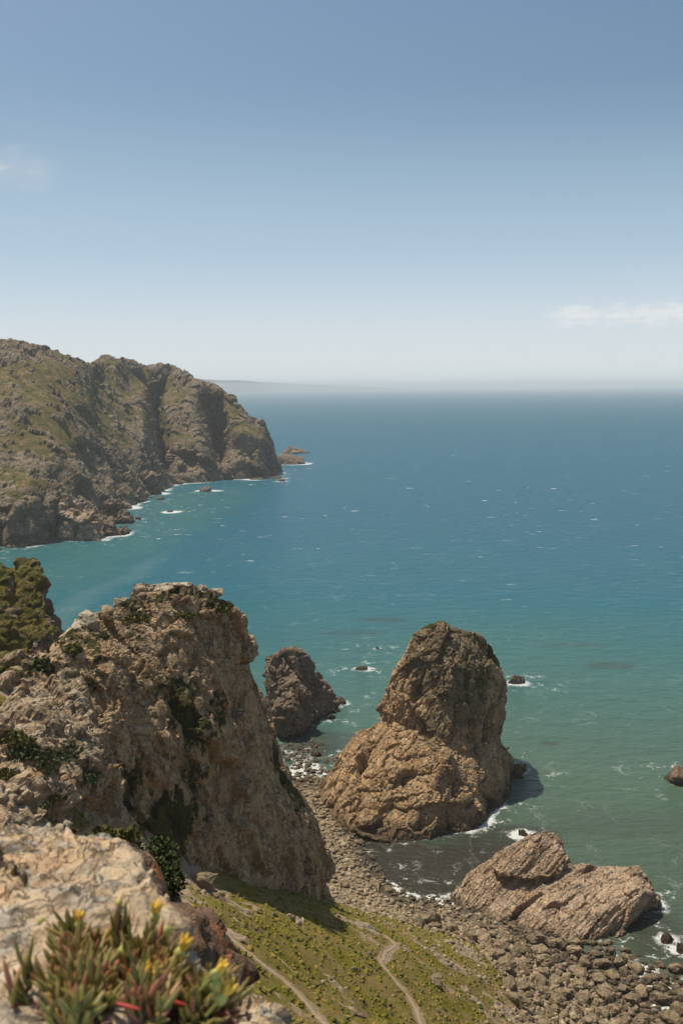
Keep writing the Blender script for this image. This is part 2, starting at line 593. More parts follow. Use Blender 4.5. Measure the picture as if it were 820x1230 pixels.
TX0, TX1, TY0, TY1, TS = -115.0, 145.0, 2.0, 330.0, 0.6
nx, ny = int((TX1 - TX0) / TS) + 1, int((TY1 - TY0) / TS) + 1
gx = TX0 + np.arange(nx) * TS
gy = TY0 + np.arange(ny) * TS
GX, GY = np.meshgrid(gx, gy)
x, y = GX.ravel(), GY.ravel()
model = rbf_fit(CP)
# evaluate coarse then upsample
cxs, cys = np.arange(TX0, TX1 + 3, 2.4), np.arange(TY0, TY1 + 3, 2.4)
CX, CY = np.meshgrid(cxs, cys)
CZ = rbf_eval(model, CX.ravel(), CY.ravel()).reshape(CX.shape)


def bilin(Z, x0, y0, s, x, y):
    fx, fy = (np.asarray(x) - x0) / s, (np.asarray(y) - y0) / s
    i = np.clip(np.floor(fx).astype(int), 0, Z.shape[1] - 2)
    j = np.clip(np.floor(fy).astype(int), 0, Z.shape[0] - 2)
    u, v = np.clip(fx - i, 0, 1), np.clip(fy - j, 0, 1)
    return (Z[j, i] * (1 - u) * (1 - v) + Z[j, i + 1] * u * (1 - v) + Z[j + 1, i] * (1 - u) * v + Z[j + 1, i + 1] * u * v)


def seg_dist(x, y, poly):
    d = np.full(np.shape(x), 1e9)
    for (a, b) in zip(poly[:-1], poly[1:]):
        ax, ay, bx, by = a[0], a[1], b[0], b[1]
        L2 = (bx - ax) ** 2 + (by - ay) ** 2 + 1e-9
        t_ = np.clip(((x - ax) * (bx - ax) + (y - ay) * (by - ay)) / L2, 0, 1)
        d = np.minimum(d, np.hypot(x - ax - t_ * (bx - ax), y - ay - t_ * (by - ay)))
    return d


def march(hfun, px, py, d0=20.0, d1=400.0, st=0.4):
    d = ray(px, py)
    Ds = np.arange(d0, d1, st)
    xs, zs = d[0] / d[1] * Ds, CAMZ + d[2] / d[1] * Ds
    h = hfun(xs, Ds)
    k = np.argmax(zs <= h)
    if not (zs <= h).any():
        k = len(Ds) - 1
    return np.array([xs[k], Ds[k], h[k]])


z0 = bilin(CZ, TX0, TY0, 2.4, x, y)
h0 = lambda a, b: bilin(CZ, TX0, TY0, 2.4, a, b)
PATHS = [[(208, 1074), (222, 1088), (242, 1098), (262, 1114), (290, 1139), (316, 1160), (342, 1182), (368, 1208), (398, 1240)],
         [(462, 1122), (474, 1134), (468, 1142), (455, 1150), (462, 1162), (476, 1178), (490, 1196), (500, 1213), (513, 1240)],
         [(-20, 800), (5, 790), (30, 783), (52, 780), (72, 776)]]
PW = [[march(h0, *q)[:2] for q in pl] for pl in PATHS]
PWID = [0.34, 0.19, 0.8]
p3 = np.c_[x, y, z0]
# rocky spur on the left, rough; grassy slope to the right
spur_poly = [W(0, 800, 68)[:2], W(60, 880, 66)[:2], W(90, 985, 58)[:2], W(20, 985, 62)[:2]]
dsp = np.minimum(seg_dist(x, y, [P(-60, 800, 112), P(70, 785, 117), P(100, 880, 104), P(140, 1000, 103)]), seg_dist(x, y, [P(-60, 900, 95), P(40, 980, 87), P(-60, 1060, 70)]))
rocky = sstep(20, 9, dsp)
spn = sstep(8.0, 3.0, dsp)
beach = sstep(6.2, 2.6, z0 + 4 * fbm(p3, 22, 3, 0.5, 3)) * sstep(110, 130, y)
beach = np.maximum(beach, sstep(4.0, 2.0, z0) * sstep(100, 110, y))
near = sstep(16, 6, y)
hz_ = z0 + 1.1 * fbm(p3, 18, 3, 0.5, 1) * (1 - beach) * (1 - near * 0.8) + 0.55 * fbm(p3, 3.6, 4, 0.6, 2) * (1 - near)
f1, hid1 = facet(p3, L=6.5, seed=2, tilt=0.55, jump=0.14, crack=0.10)
f2_, hid2 = facet(p3, L=2.3, seed=3, tilt=0.55, jump=0.16, crack=0.12)
hz_ += rocky * (f1 * 0.25 + f2_ * 0.3) - 2.6 * sstep(10, 3, dsp)
hz_ += beach * 0.15 * f2_
# scattered ledges on the slope
ledge = sstep(0.2, 0.3, fbm(p3, 9, 3, 0.6, 9)) * (1 - rocky) * (1 - beach)
hz_ += ledge * np.maximum(0, f2_ * 0.6 + 0.1)
pd = [seg_dist(x, y, pl) for pl in PW]
pmask = np.zeros(len(x))
for d_, wd in zip(pd, PWID):
    pmask = np.maximum(pmask, sstep(wd + 0.9, wd * 0.8, d_))
hz_ = hz_ * (1 - pmask) + (z0 + 1.1 * fbm(p3, 18, 3, 0.5, 1) * (1 - beach) - 0.12) * pmask
HZ = hz_.reshape(ny, nx)
hgt = lambda a, b: bilin(HZ, TX0, TY0, TS, a, b)
idx = np.arange(nx * ny).reshape(ny, nx)
F = np.stack([idx[:-1, :-1], idx[:-1, 1:], idx[1:, 1:], idx[1:, :-1]], -1).reshape(-1, 4)
V = np.c_[x, y, hz_]
nb = 1.0 - beach
gn = fbm(p3, 7, 4, 0.6, 5)
gn2 = fbm(p3, 30, 3, 0.5, 6)
grass = np.clip(0.98 + 1.1 * gn + 0.5 * gn2, 0, 1.2) * (1 - beach) * (1 - 0.85 * rocky) * (1 - pmask * 0.9) * (1 - 0.9 * ledge)
sm_e = sstep(0.15, -0.1, fbm(p3, 11, 4, 0.6, 12) - 0.12 + 0.5 * sstep(100, 160, y))
grass *= 0.68 + 0.32 * np.maximum(sm_e, sstep(9, 18, z0))
grass = np.maximum(grass, rocky * sstep(0.02, 0.22, fbm(p3, 6, 4, 0.6, 15)) * 0.9 * (1 - pmask))


def ground_mat():
    m, t = new_mat('slope_ground')
    geo = t.n('ShaderNodeNewGeometry')
    pos = geo.outputs['Position']
    n1 = t.noise(pos, 0.22, 5, 0.6, 0.5)
    n2 = t.noise(pos, 1.3, 6, 0.7)
    n3 = t.noise(pos, 5.0, 5, 0.7)
    n4 = t.noise(pos, 14.0, 4, 0.7)
    soil = t.mix(t.mapr(n2, 0.35, 0.65), (0.30, 0.215, 0.14), (0.20, 0.145, 0.10))
    soil = t.mix(t.mapr(n3, 0.45, 0.65, 0, 0.7), soil, (0.34, 0.27, 0.19))
    rock = t.mix(t.mapr(n2, 0.4, 0.6), (0.40, 0.30, 0.21), (0.27, 0.20, 0.14))
    rock = t.mix(t.mapr(n1, 0.5, 0.66, 0, 0.6), rock, (0.40, 0.36, 0.29))
    rock = t.mix(t.m('MULTIPLY', t.mapr(t.noise(pos, 0.6, 5, 0.7), 0.56, 0.66), 0.75), rock, (0.42, 0.18, 0.06))
    rock = t.mix(t.mapr(n3, 0.35, 0.6, 0.5, 0), rock, (0.12, 0.09, 0.065))
    col = t.mix(t.attr('rocky'), soil, rock)
    peb = t.mix(t.voro(pos, 1.9, 'F1', 1), (0.20, 0.155, 0.10), (0.12, 0.095, 0.06))
    peb = t.mix(t.mapr(n2, 0.4, 0.65), peb, (0.30, 0.23, 0.16))
    col = t.mix(t.attr('beach'), col, peb)
    g1 = t.mix(t.mapr(n3, 0.35, 0.65), (0.07, 0.078, 0.008), (0.16, 0.135, 0.012))
    g1 = t.mix(t.mapr(n4, 0.4, 0.65, 0, 0.6), g1, (0.21, 0.16, 0.022))
    g2 = t.mix(t.mapr(n1, 0.40, 0.54, 0, 0.9), g1, t.mix(t.mapr(n3, 0.4, 0.6), (0.22, 0.145, 0.04), (0.14, 0.115, 0.055)))
    gm = t.mapr(t.m('ADD', t.attr('grass'), t.m('MULTIPLY', t.m('SUBTRACT', n2, 0.5), 1.3)), 0.40, 0.56, 0, 1, True)
    col = t.mix(gm, col, g2)
    pz = t.n('ShaderNodeSeparateXYZ', Vector=pos).outputs[2]
    col = t.mix(t.mapr(t.m('ADD', pz, n2), 0.7, 2.0, 0.75, 0, True), col, (0.04, 0.033, 0.024))
    h = t.m('ADD', t.m('MULTIPLY', n2, 0.8), t.m('ADD', t.m('MULTIPLY', n3, 0.6), t.m('MULTIPLY', n4, 0.25)))
    h = t.m('SUBTRACT', h, t.m('MULTIPLY', t.m('MULTIPLY', t.voro(pos, 2.2), 0.8), t.attr('beach')))
    b = t.n('ShaderNodeBsdfPrincipled', Base__Color=col, Roughness=0.95, Normal=t.bump(h, 0.9, 0.22))
    b.inputs['Specular IOR Level'].default_value = 0.1
    t.n('ShaderNodeOutputMaterial', Surface=b)
    return m


me = mk_mesh('terrain', V, F)
fattr(me, 'rocky', np.clip(rocky + ledge, 0, 1))
fattr(me, 'beach', beach)
fattr(me, 'grass', grass)
smooth(me, False)
M_GROUND = ground_mat()
ter = link('terrain', me, M_GROUND)
tag(ter, 'grassy cliff slope falling to a boulder beach', kind='structure')
edge = V[(np.abs(hz_) < 0.12) & (y > 120)]
SHORE.append(edge[::2])
GRASS = grass
# --- worn dirt paths
m, t = new_mat('worn_dirt')
pos = t.n('ShaderNodeNewGeometry').outputs['Position']
col = t.mix(t.mapr(t.noise(pos, 2.2, 6, 0.7), 0.35, 0.65), (0.37, 0.28, 0.17), (0.28, 0.205, 0.12))
b = t.n('ShaderNodeBsdfPrincipled', Base__Color=col, Roughness=0.95, Normal=t.bump(t.noise(pos, 5, 5, 0.7), 0.8, 0.15))
t.n('ShaderNodeOutputMaterial', Surface=b)
M_DIRT = m
for pl, wd, lab in zip(PW, PWID, ('path slanting down the grass from the pale rock', 'thin winding path above the beach', 'path over the saddle')):
    pl = np.array(pl)
    # resample with a smooth curve
    seg = np.r_[0, np.cumsum(np.linalg.norm(np.diff(pl, axis=0), axis=1))]
    s_ = np.arange(0, seg[-1], 0.45)
    cx, cy = np.interp(s_, seg, pl[:, 0]), np.interp(s_, seg, pl[:, 1])
    for _ in range(6):
        cx[1:-1] = (cx[:-2] + 2 * cx[1:-1] + cx[2:]) / 4
        cy[1:-1] = (cy[:-2] + 2 * cy[1:-1] + cy[2:]) / 4
    tx, ty = np.gradient(cx), np.gradient(cy)
    ln = np.hypot(tx, ty)
    nx_, ny_ = -ty / ln, tx / ln
    q = np.c_[cx, cy, cx * 0]
    wl = wd * (1 + 0.7 * fbm(q, 2.2, 3, 0.6, 21))
    wr = wd * (1 + 0.7 * fbm(q, 2.0, 3, 0.6, 22))
    cx = cx + 0.5 * fbm(q, 5.0, 2, 0.5, 23)
    rows = []
    for k, (f_, dz) in enumerate([(-1.0, -0.15), (-0.8, 0.07), (-0.35, 0.05), (0, 0.04), (0.35, 0.05), (0.8, 0.07), (1.0, -0.15)]):
        wv_ = wl if f_ < 0 else wr
        xx, yy = cx + nx_ * wv_ * f_, cy + ny_ * wv_ * f_
        rows.append(np.c_[xx, yy, hgt(xx, yy) + dz])
    A = np.stack(rows, 1)
    n_, k_ = A.shape[:2]
    ii = np.arange(n_ * k_).reshape(n_, k_)
    Fp = np.stack([ii[:-1, :-1], ii[:-1, 1:], ii[1:, 1:], ii[1:, :-1]], -1).reshape(-1, 4)
    mp = mk_mesh('dirt_path', A.reshape(-1, 3), Fp)
    smooth(mp)
    tag(link('path', mp, M_DIRT), lab, kind='structure')


# ------------------------------------------------------------------ big rocks
def back(pts, T, cx, dy=14, lerp=0.12):
    """points behind the visible ones, a little lower and drawn towards the middle, so that the silhouette stays"""
    return [P(px + (cx - px) * lerp, py + dy, D + T) for (px, py, D) in pts]


def drop(pts, zb, T=3):
    out = []
    for (px, py, D) in pts:
        p = P(px, py, D)
        out.append(np.array([p[0] * (1 + T / D), p[1] + T, zb]))
    return out


def pp(pts):
    return [P(*q) for q in pts]


# --- the tall cliff rock in front
A1 = [(92, 752, 121), (112, 742, 123), (140, 738, 125), (168, 714, 127), (205, 709, 129), (240, 714, 131), (268, 728, 133), (288, 742, 136), (296, 775, 138), (300, 800, 139)]
A1f = [(150, 1000, 108), (205, 1045, 111), (250, 1065, 114), (300, 1078, 120), (330, 1086, 128), (318, 870, 140), (180, 880, 115), (240, 900, 119), (290, 900, 127), (110, 900, 110)]
A2 = [(300, 800, 138), (318, 850, 141), (333, 895, 143), (300, 860, 134), (345, 960, 142), (340, 1000, 139)]
A3 = [(330, 905, 143), (352, 935, 145), (380, 975, 148), (399, 1030, 150), (401, 1098, 151), (330, 1088, 127), (360, 1098, 137), (300, 960, 128), (300, 1078, 119), (345, 1000, 137)]
hullA = pp(A1 + A1f) + back(A1, 20, 190) + drop(A1f[:5], 20, 2) + [P(150, 1000, 140), P(300, 980, 165), P(110, 950, 140)]
hullB = pp(A2) + back(A2, 14, 290, 20) + [P(300, 1090, 124), P(345, 1090, 134)]
hullC = pp(A3) + back(A3[:5], 14, 330, 8, 0.25) + drop(A3[3:7], 2, 2) + [P(330, 1100, 160)]
hullD = pp([(78, 775, 117), (95, 752, 120), (125, 760, 119), (148, 790, 117), (160, 850, 114), (128, 880, 110), (95, 850, 110), (70, 810, 112), (60, 790, 115), (110, 960, 106), (150, 990, 107)]) + \
    back([(78, 775, 117), (95, 752, 120)], 12, 100) + [P(70, 900, 118), P(150, 900, 125)]


E1 = [(-70, 796, 112), (0, 795, 113.5), (30, 787, 116), (58, 781, 118), (80, 790, 116.5), (96, 840, 110), (108, 885, 106), (60, 880, 99), (0, 880, 97), (-70, 880, 95), (30, 830, 106)]
E2 = [(-70, 872, 97), (0, 872, 98), (60, 872, 101), (106, 880, 106), (128, 925, 104.5), (150, 975, 104.5), (166, 1010, 105), (110, 990, 97), (60, 995, 90), (0, 1000, 84), (-70, 1000, 82), (40, 930, 94), (90, 930, 99)]
hullE1 = pp(E1) + drop([E1[i] for i in (0, 4, 5, 6, 7, 9)], 45, 5) + [P(60, 800, 124), P(-70, 820, 122)]
hullE2 = pp(E2) + drop([E2[i] for i in (0, 3, 5, 6, 7, 8, 9, 10)], 38, 5)


def veg_spur(V, N):
    n = fbm(V, 7, 4, 0.6, 35)
    return np.clip(0.55 * sstep(0.1, 0.4, n + 0.3 * N[:, 2] - 0.2) + 0.35 * sstep(0.0, 0.3, fbm(V, 2.2, 3, 0.6, 36)) - 0.1, 0, 1)


def veg_cliff(V, N):
    n = fbm(V, 5.5, 4, 0.6, 31)
    n2 = fbm(V * np.array([1, 1, 0.45]), 3.0, 4, 0.6, 33)
    v = 0.5 * sstep(0.55, 0.85, N[:, 2] + 0.7 * n)
    for c, r, a in VEGB:
        d = np.linalg.norm((V - c) / np.array([r, r, r * 1.25]), axis=1)
        v = np.maximum(v, 0.72 * a * sstep(1.25, 0.3, d + 1.5 * n2))
    return v


VEGB = [(P(x_, y_, D_), r_, a_) for (x_, y_, D_, r_, a_) in [
    (215, 850, 121, 4.0, .95), (238, 870, 121, 3.2, .9), (250, 850, 124, 2.5, .8), (160, 940, 112, 3.5, .9), (200, 985, 113, 4.5, 1), (240, 960, 118, 3.5, .95), (180, 1010, 111, 4.5, 1),
    (130, 905, 110, 2.2, .8), (278, 945, 122, 2.2, .8), (338, 915, 143, 4.0, 1.1), (350, 940, 145, 4.0, 1.1), (325, 905, 138, 3.0, 1.0), (362, 985, 146, 2.5, .9), (250, 728, 132, 2.2, .9), (160, 742, 125, 1.6, .9),
    (225, 735, 130, 1.5, .8), (215, 1030, 111, 4.0, 1), (150, 985, 107, 4, 1)]]
cliff = rock_object('cliff', [hullA, hullB, hullC, hullD], 0.29,
                    [dict(L=9.0, tilt=0.12, jump=0.08, crack=0.02, an=(1.0, 1.0, 1.6), rot=rot_to((-.45, .2, 1)), cheb=True, warp=0.15),
                     dict(L=3.8, tilt=0.12, jump=0.10, crack=0.08, an=(1, 1, 1.8), rot=rot_to((-.55, .2, 1)), cheb=True, warp=0.12),
                     dict(L=1.3, tilt=0.14, jump=0.08, crack=0.10, an=(1, 1, 1.5), rot=rot_to((.6, .2, 1)), cheb=True)], M_CLIFF, fb=(16, 0.8), vegfn=veg_cliff, seed=1)
tag(cliff, 'tall brown cliff rock above the green slope, its near face in shade with hanging plants', 'cliff')

spur = rock_object('cliff', [hullE1, hullE2], 0.34,
                   [dict(L=7.0, tilt=0.2, jump=0.12, crack=0.06, rot=rot_to((.5, .3, 1)), an=(1, 1, 1.5), cheb=True), dict(L=3.0, tilt=0.2, jump=0.14, crack=0.1, rot=rot_to((.5, .3, 1)), an=(1, 1, 1.4), cheb=True),
                    dict(L=1.2, tilt=0.2, jump=0.12, crack=0.12, cheb=True)], M_SPUR, fb=(9, 2.0), vegfn=veg_spur, seed=12, shore=False)
tag(spur, 'sunlit rough rock shoulder with orange lichen and bushes below the two people', 'cliff')

# --- the big sea stack
T1 = [(490, 775, 243), (500, 760, 244), (520, 750, 244), (545, 750, 245), (572, 762, 246), (590, 776, 247), (603, 793, 247), (487, 792, 241), (480, 812, 240), (458, 845, 238), (455, 868, 236)]
T2 = [(470, 874, 237), (505, 888, 232), (545, 884, 230), (600, 885, 242), (604, 880, 247), (606, 840, 247), (540, 800, 236), (500, 810, 237), (580, 810, 241)]
hT = pp(T1 + T2) + back(T1[:8], 14, 545, 16) + [P(470, 880, 262), P(595, 890, 265), P(605, 860, 256), P(465, 880, 250)]
hT2 = pp([(478, 815, 242), (458, 845, 240), (455, 868, 240), (470, 878, 237), (505, 890, 232), (510, 850, 234), (600, 880, 246), (560, 902, 229)]) + [P(480, 890, 258), P(590, 900, 262)]
Rr = [(432, 882, 237), (455, 865, 238), (470, 866, 233), (510, 888, 226), (540, 905, 222), (384, 940, 241), (400, 925, 240)]
base_l = [W(378, 952, -0.5), W(382, 968, -0.5), (W(398, 998, -0.5)), W(432, 1014, -0.5), W(470, 1018, -0.5), W(510, 1012, -0.5), W(540, 1003, -0.5)]
hR = pp(Rr) + base_l + [P(430, 925, 255), P(500, 900, 262), W(400, 935, -1), W(560, 935, -1)]
Fr = [(505, 892, 228), (555, 886, 234), (600, 882, 243), (608, 900, 247), (550, 940, 226)]
hF = pp(Fr) + [W(610, 925, -0.5), W(606, 968, -0.5), W(580, 994, -0.5), W(540, 1003, -0.5), W(500, 1012, -0.5), W(470, 1015, -0.5), W(600, 910, -1), P(480, 900, 262), P(560, 955, 219)]
hG = [P(604, 893, 249), P(617, 905, 250), P(628, 926, 250), W(630, 934, -0.5), W(612, 944, -0.5), W(598, 940, -0.5), W(600, 915, -0.5), P(596, 890, 255)]
hK = pp([(378, 945, 240), (392, 940, 238), (398, 958, 233)]) + [W(376, 956, -0.5), W(386, 972, -0.5), W(404, 968, -0.5), W(405, 945, -1)]


def veg_stack(V, N):
    n = fbm(V, 4.0, 4, 0.6, 41)
    v = 0.9 * sstep(0.75, 0.95, N[:, 2] + 0.3 * n) * sstep(28, 34, V[:, 2])
    for c, r, a in [(P(593, 784, 247), 3.4, 1.2), (P(600, 795, 247), 2.4, 1.2), (P(448, 930, 231), 3.0, .75), (P(580, 815, 240), 4.0, .55), (P(575, 835, 240), 3.5, .5), (P(560, 800, 240), 4, .5), (P(432, 888, 240), 2.4, 1.0), (P(515, 754, 245), 2.5, .9)]:
        d = np.linalg.norm(V - c, axis=1) / r
        v = np.maximum(v, a * sstep(1.2, 0.5, d + 0.8 * n))
    return v


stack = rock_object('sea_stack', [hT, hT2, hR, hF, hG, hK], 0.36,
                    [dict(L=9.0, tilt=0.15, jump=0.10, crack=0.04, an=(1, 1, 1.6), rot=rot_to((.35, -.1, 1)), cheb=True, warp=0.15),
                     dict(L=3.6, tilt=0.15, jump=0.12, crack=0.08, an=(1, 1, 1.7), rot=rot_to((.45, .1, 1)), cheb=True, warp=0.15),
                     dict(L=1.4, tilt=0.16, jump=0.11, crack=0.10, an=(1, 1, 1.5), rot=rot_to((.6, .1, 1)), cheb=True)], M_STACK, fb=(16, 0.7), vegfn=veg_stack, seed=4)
_z0, _o = np.array([P(480, 850, 240), P(560, 880, 230)]), None


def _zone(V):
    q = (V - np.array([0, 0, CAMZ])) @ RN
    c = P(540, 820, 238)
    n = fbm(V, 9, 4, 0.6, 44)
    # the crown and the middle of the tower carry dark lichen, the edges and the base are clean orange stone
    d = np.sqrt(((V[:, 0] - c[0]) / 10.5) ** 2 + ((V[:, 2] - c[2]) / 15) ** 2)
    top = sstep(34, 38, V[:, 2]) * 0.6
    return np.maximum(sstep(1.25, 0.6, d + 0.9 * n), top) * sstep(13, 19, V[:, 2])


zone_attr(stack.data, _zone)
tag(stack, 'largest sea stack, tall brown tower on a sloping pink base standing in shallow water', 'sea stack')

# --- the smaller dark twin-peaked stack
hS1 = pp([(322, 797, 292), (328, 786, 294), (350, 781, 297), (362, 785, 298), (378, 802, 300), (394, 822, 303), (404, 838, 304), (322, 830, 290), (350, 850, 284), (385, 860, 292)]) + \
    back([(328, 786, 294), (350, 781, 297), (378, 802, 300)], 10, 355, 10) + [W(411, 846, -.5), W(404, 856, -.5), W(380, 868, -.5), W(355, 880, -.5), W(330, 880, -1), W(325, 850, -1), W(390, 838, -1)]
hS2 = pp([(329, 832, 279), (338, 820, 281), (346, 816, 282), (354, 824, 281), (366, 834, 281), (375, 855, 281), (330, 850, 276), (350, 850, 275)]) + [W(330, 884, -.5), W(345, 890, -.5), W(362, 888, -.5), W(380, 872, -.5), W(385, 862, -.5), W(330, 870, -1)]
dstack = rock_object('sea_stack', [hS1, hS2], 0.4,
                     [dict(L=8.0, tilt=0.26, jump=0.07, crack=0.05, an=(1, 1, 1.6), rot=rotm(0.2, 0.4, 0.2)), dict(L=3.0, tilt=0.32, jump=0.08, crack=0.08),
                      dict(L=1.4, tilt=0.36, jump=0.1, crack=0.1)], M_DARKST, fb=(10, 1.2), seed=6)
tag(dstack, 'smaller dark twin-peaked sea stack behind the cliff and left of the big stack', 'sea stack')

# --- the pale layered wedge rock on the beach
zs = -0.4
hW1 = pp([(566, 1044, 187), (600, 1024, 188), (632, 1005, 190), (640, 998, 190.5), (655, 995, 191), (664, 1002, 190), (672, 1024, 188), (690, 1045, 186), (640, 1040, 185)]) + \
    [W(536, 1078, zs), W(545, 1090, zs), W(575, 1102, zs), W(620, 1105, zs), W(690, 1085, zs), W(680, 1060, zs), W(630, 1040, zs), W(570, 1065, zs)]
hW2 = pp([(640, 1040, 186), (690, 1045, 186), (706, 1055, 185), (730, 1050, 185), (752, 1042, 185), (768, 1040, 184.5), (772, 1060, 182), (785, 1072, 179), (600, 1078, 181), (655, 1106, 172.5), (690, 1108, 171.5), (730, 1092, 173), (765, 1072, 176)]) + \
    [W(575, 1102, zs), W(620, 1125, zs), W(660, 1136, zs), W(700, 1138, zs), W(740, 1128, zs), W(768, 1108, zs), W(785, 1092, zs), W(760, 1065, zs), W(690, 1075, zs)]
hW3 = pp([(774, 1066, 181), (790, 1072, 181), (794, 1086, 180), (780, 1090, 179)]) + [W(778, 1096, zs), W(793, 1096, zs), W(792, 1084, zs), W(770, 1080, zs)]
hW5 = pp([(588, 1042, 184), (622, 1018, 186), (642, 1003, 187.5), (660, 1003, 188), (682, 1030, 184), (672, 1050, 181.5), (634, 1056, 181), (604, 1050, 182)]) + pp([(600, 1050, 188), (650, 1020, 191), (670, 1050, 188)])
hW4 = pp([(662, 1018, 188.5), (668, 1001, 190), (671, 1002, 190.3), (675, 1022, 188), (668, 1030, 186)]) + [P(672, 1030, 192), P(660, 1030, 192)]
wedge = rock_object('rock', [hW1, hW2, hW3, hW4, hW5], 0.3,
                    [dict(L=5.0, tilt=0.16, jump=0.06, crack=0.03, an=(0.7, 0.7, 3.0), rot=rot_to((.75, .55, .5))), dict(L=2.2, tilt=0.10, jump=0.06, crack=0.07, an=(0.8, 0.8, 5.0), rot=rot_to((.75, .55, .5)), cheb=True),
                     dict(L=0.8, tilt=0.2, jump=0.10, crack=0.10, an=(0.7, 0.8, 3.0), rot=rot_to((.75, .6, .5)))], M_WEDGE, fb=(8, 0.6), seed=8)
tag(wedge, 'long pale pink-brown layered rock wedge at the water edge in front of the big stack', 'rock')

# --- the ragged outcrop beyond the saddle at the left edge
O1 = [(12, 690, 205), (24, 677, 206), (36, 671, 207), (46, 673, 207), (50, 700, 206), (56, 722, 204)]
hO1 = pp(O1 + [(10, 720, 195), (40, 760, 180), (70, 760, 186), (20, 800, 170)]) + back(O1, 14, 25, 10, 0.2) + [np.array([-75, 215, -1]), np.array([-56, 215, -1]), P(60, 800, 190) * np.array([1, 1, 0]), P(0, 800, 178)]
hO2 = pp([(50, 715, 203), (62, 734, 200), (72, 745, 197), (76, 765, 194), (60, 790, 180), (30, 770, 180)]) + [P(70, 770, 206), P(40, 740, 212), P(78, 800, 192), P(50, 850, 180), np.array([-60, 210, -1])]
hO3 = pp([(-60, 660, 200), (-10, 684, 198), (8, 688, 197), (14, 700, 196), (10, 740, 188), (-10, 800, 165), (-60, 800, 165), (26, 790, 172)]) + back([(-60, 660, 200), (-10, 684, 198), (8, 688, 197)], 18, -30, 12) + [np.array([-110, 215, -1]), np.array([-70, 215, -1])]


def veg_out(V, N):
    n = fbm(V, 9, 4, 0.6, 51)
    return np.clip(0.62 * sstep(0.2, 0.7, N[:, 2] + 1.1 * n), 0, 1)


outc = rock_object('cliff', [hO1, hO2, hO3], 0.55,
                   [dict(L=9.0, tilt=0.3, jump=0.08, crack=0.05, an=(1, 1, 1.7)), dict(L=3.0, tilt=0.35, jump=0.08, crack=0.08), dict(L=1.4, tilt=.3, jump=.08, crack=.08)], M_OUT, fb=(12, 2.0), vegfn=veg_out, seed=9)
tag(outc, 'small ragged outcrop with mossy green slopes beyond the saddle where the two people stand', 'cliff')


# ------------------------------------------------------------------ the long headland across the bay
def cr(Pts, n):
    """Catmull-Rom through rows of points (k, ..., 3) -> n samples"""
    Pts = np.asarray(Pts)
    k = len(Pts)
    e = np.concatenate([2 * Pts[:1] - Pts[1:2], Pts, 2 * Pts[-1:] - Pts[-2:-1]])
    s_ = np.linspace(0, k - 1 - 1e-9, n)
    i = s_.astype(int)
    u = (s_ - i).reshape((-1,) + (1,) * (Pts.ndim - 1))
    a, b_, c, d = e[i], e[i + 1], e[i + 2], e[i + 3]
    return 0.5 * (2 * b_ + (c - a) * u + (2 * a - 5 * b_ + 4 * c - d) * u * u + (3 * b_ - a - 3 * c + d) * u ** 3)


# each rib: waterline px; cliff top (px,py,extra distance); mid slope; crest; behind
ribs = [
    ((-120, 678), (-120, 600, 25), (-120, 500, 150), (-120, 402, 330)),
    ((-60, 668), (-60, 605, 25), (-60, 500, 150), (-60, 404, 330)),
    ((-10, 659), (-12, 590, 28), (-8, 500, 150), (-5, 411, 330)),
    ((25, 655), (22, 592, 25), (25, 500, 155), (28, 413, 340)),
    ((55, 652), (50, 588, 30), (52, 500, 165), (58, 420, 350)),
    ((85, 648), (72, 560, 80), (78, 500, 185), (88, 430, 370)),
    ((112, 634), (98, 545, 85), (98, 490, 200), (112, 438, 385)),
    ((135, 618), (122, 548, 80), (118, 490, 215), (128, 434, 400)),
    ((158, 608), (145, 550, 75), (138, 490, 210), (146, 433, 390)),
    ((178, 598), (166, 540, 70), (156, 485, 190), (160, 438, 370)),
    ((196, 588), (181, 520, 70), (172, 480, 160), (176, 443, 320)),
    ((209, 583), (194, 550, 220), (190, 498, 245), (189, 441, 300)),
    ((218, 581), (206, 545, 55), (200, 500, 130), (202, 438, 260)),
    ((238, 580), (226, 540, 42), (215, 498, 115), (216, 444, 225)),
    ((252, 579), (245, 535, 44), (238, 495, 100), (230, 456, 180)),
    ((262, 577), (266, 550, 120), (263, 515, 130), (246, 461, 155)),
    ((275, 576), (284, 530, 40), (274, 500, 85), (262, 466, 130)),
    ((296, 575), (295, 528, 24), (292, 505, 60), (280, 483, 95)),
    ((318, 573), (312, 530, 16), (306, 515, 40), (298, 498, 65)),
    ((331, 571), (326, 540, 14), (322, 527, 25), (314, 513, 38)),
    ((335, 567), (334, 556, 14), (332, 545, 22), (326, 535, 30)),
]
net = []
for rb in ribs:
    w0 = W(*rb[0], 0.0)
    Dw = w0[1]
    low = W(rb[0][0], rb[0][1], 0) + np.array([0, -4, -6])
    (a, b_, e) = rb[1]
    ct = P(a, b_, Dw + e)
    face = w0 * 0.6 + ct * 0.4
    face[1] = Dw + e * 0.22
    face = P(rb[0][0] * .6 + a * .4, rb[0][1] * .6 + b_ * .4, Dw + e * 0.3)
    ms = P(rb[2][0], rb[2][1], Dw + rb[2][2])
    q2 = P((a + rb[2][0]) / 2, (b_ + rb[2][1]) / 2, Dw + (e + rb[2][2]) / 2)
    crs = P(rb[3][0], rb[3][1], Dw + rb[3][2])
    up = P((rb[2][0] + rb[3][0]) / 2, rb[2][1] * .45 + rb[3][1] * .55, Dw + (rb[2][2] + rb[3][2]) / 2)
    bk = crs + np.array([crs[0] / crs[1] * 60 - 10, 60, -8])
    bk2 = crs + np.array([crs[0] / crs[1] * 160 - 40, 160, -crs[2] * 0.5])
    bk3 = np.array([crs[0] - 70, crs[1] + 260, -6])
    net.append([low, w0, face, ct, q2, ms, up, crs, bk, bk2, bk3])
net = np.array(net)
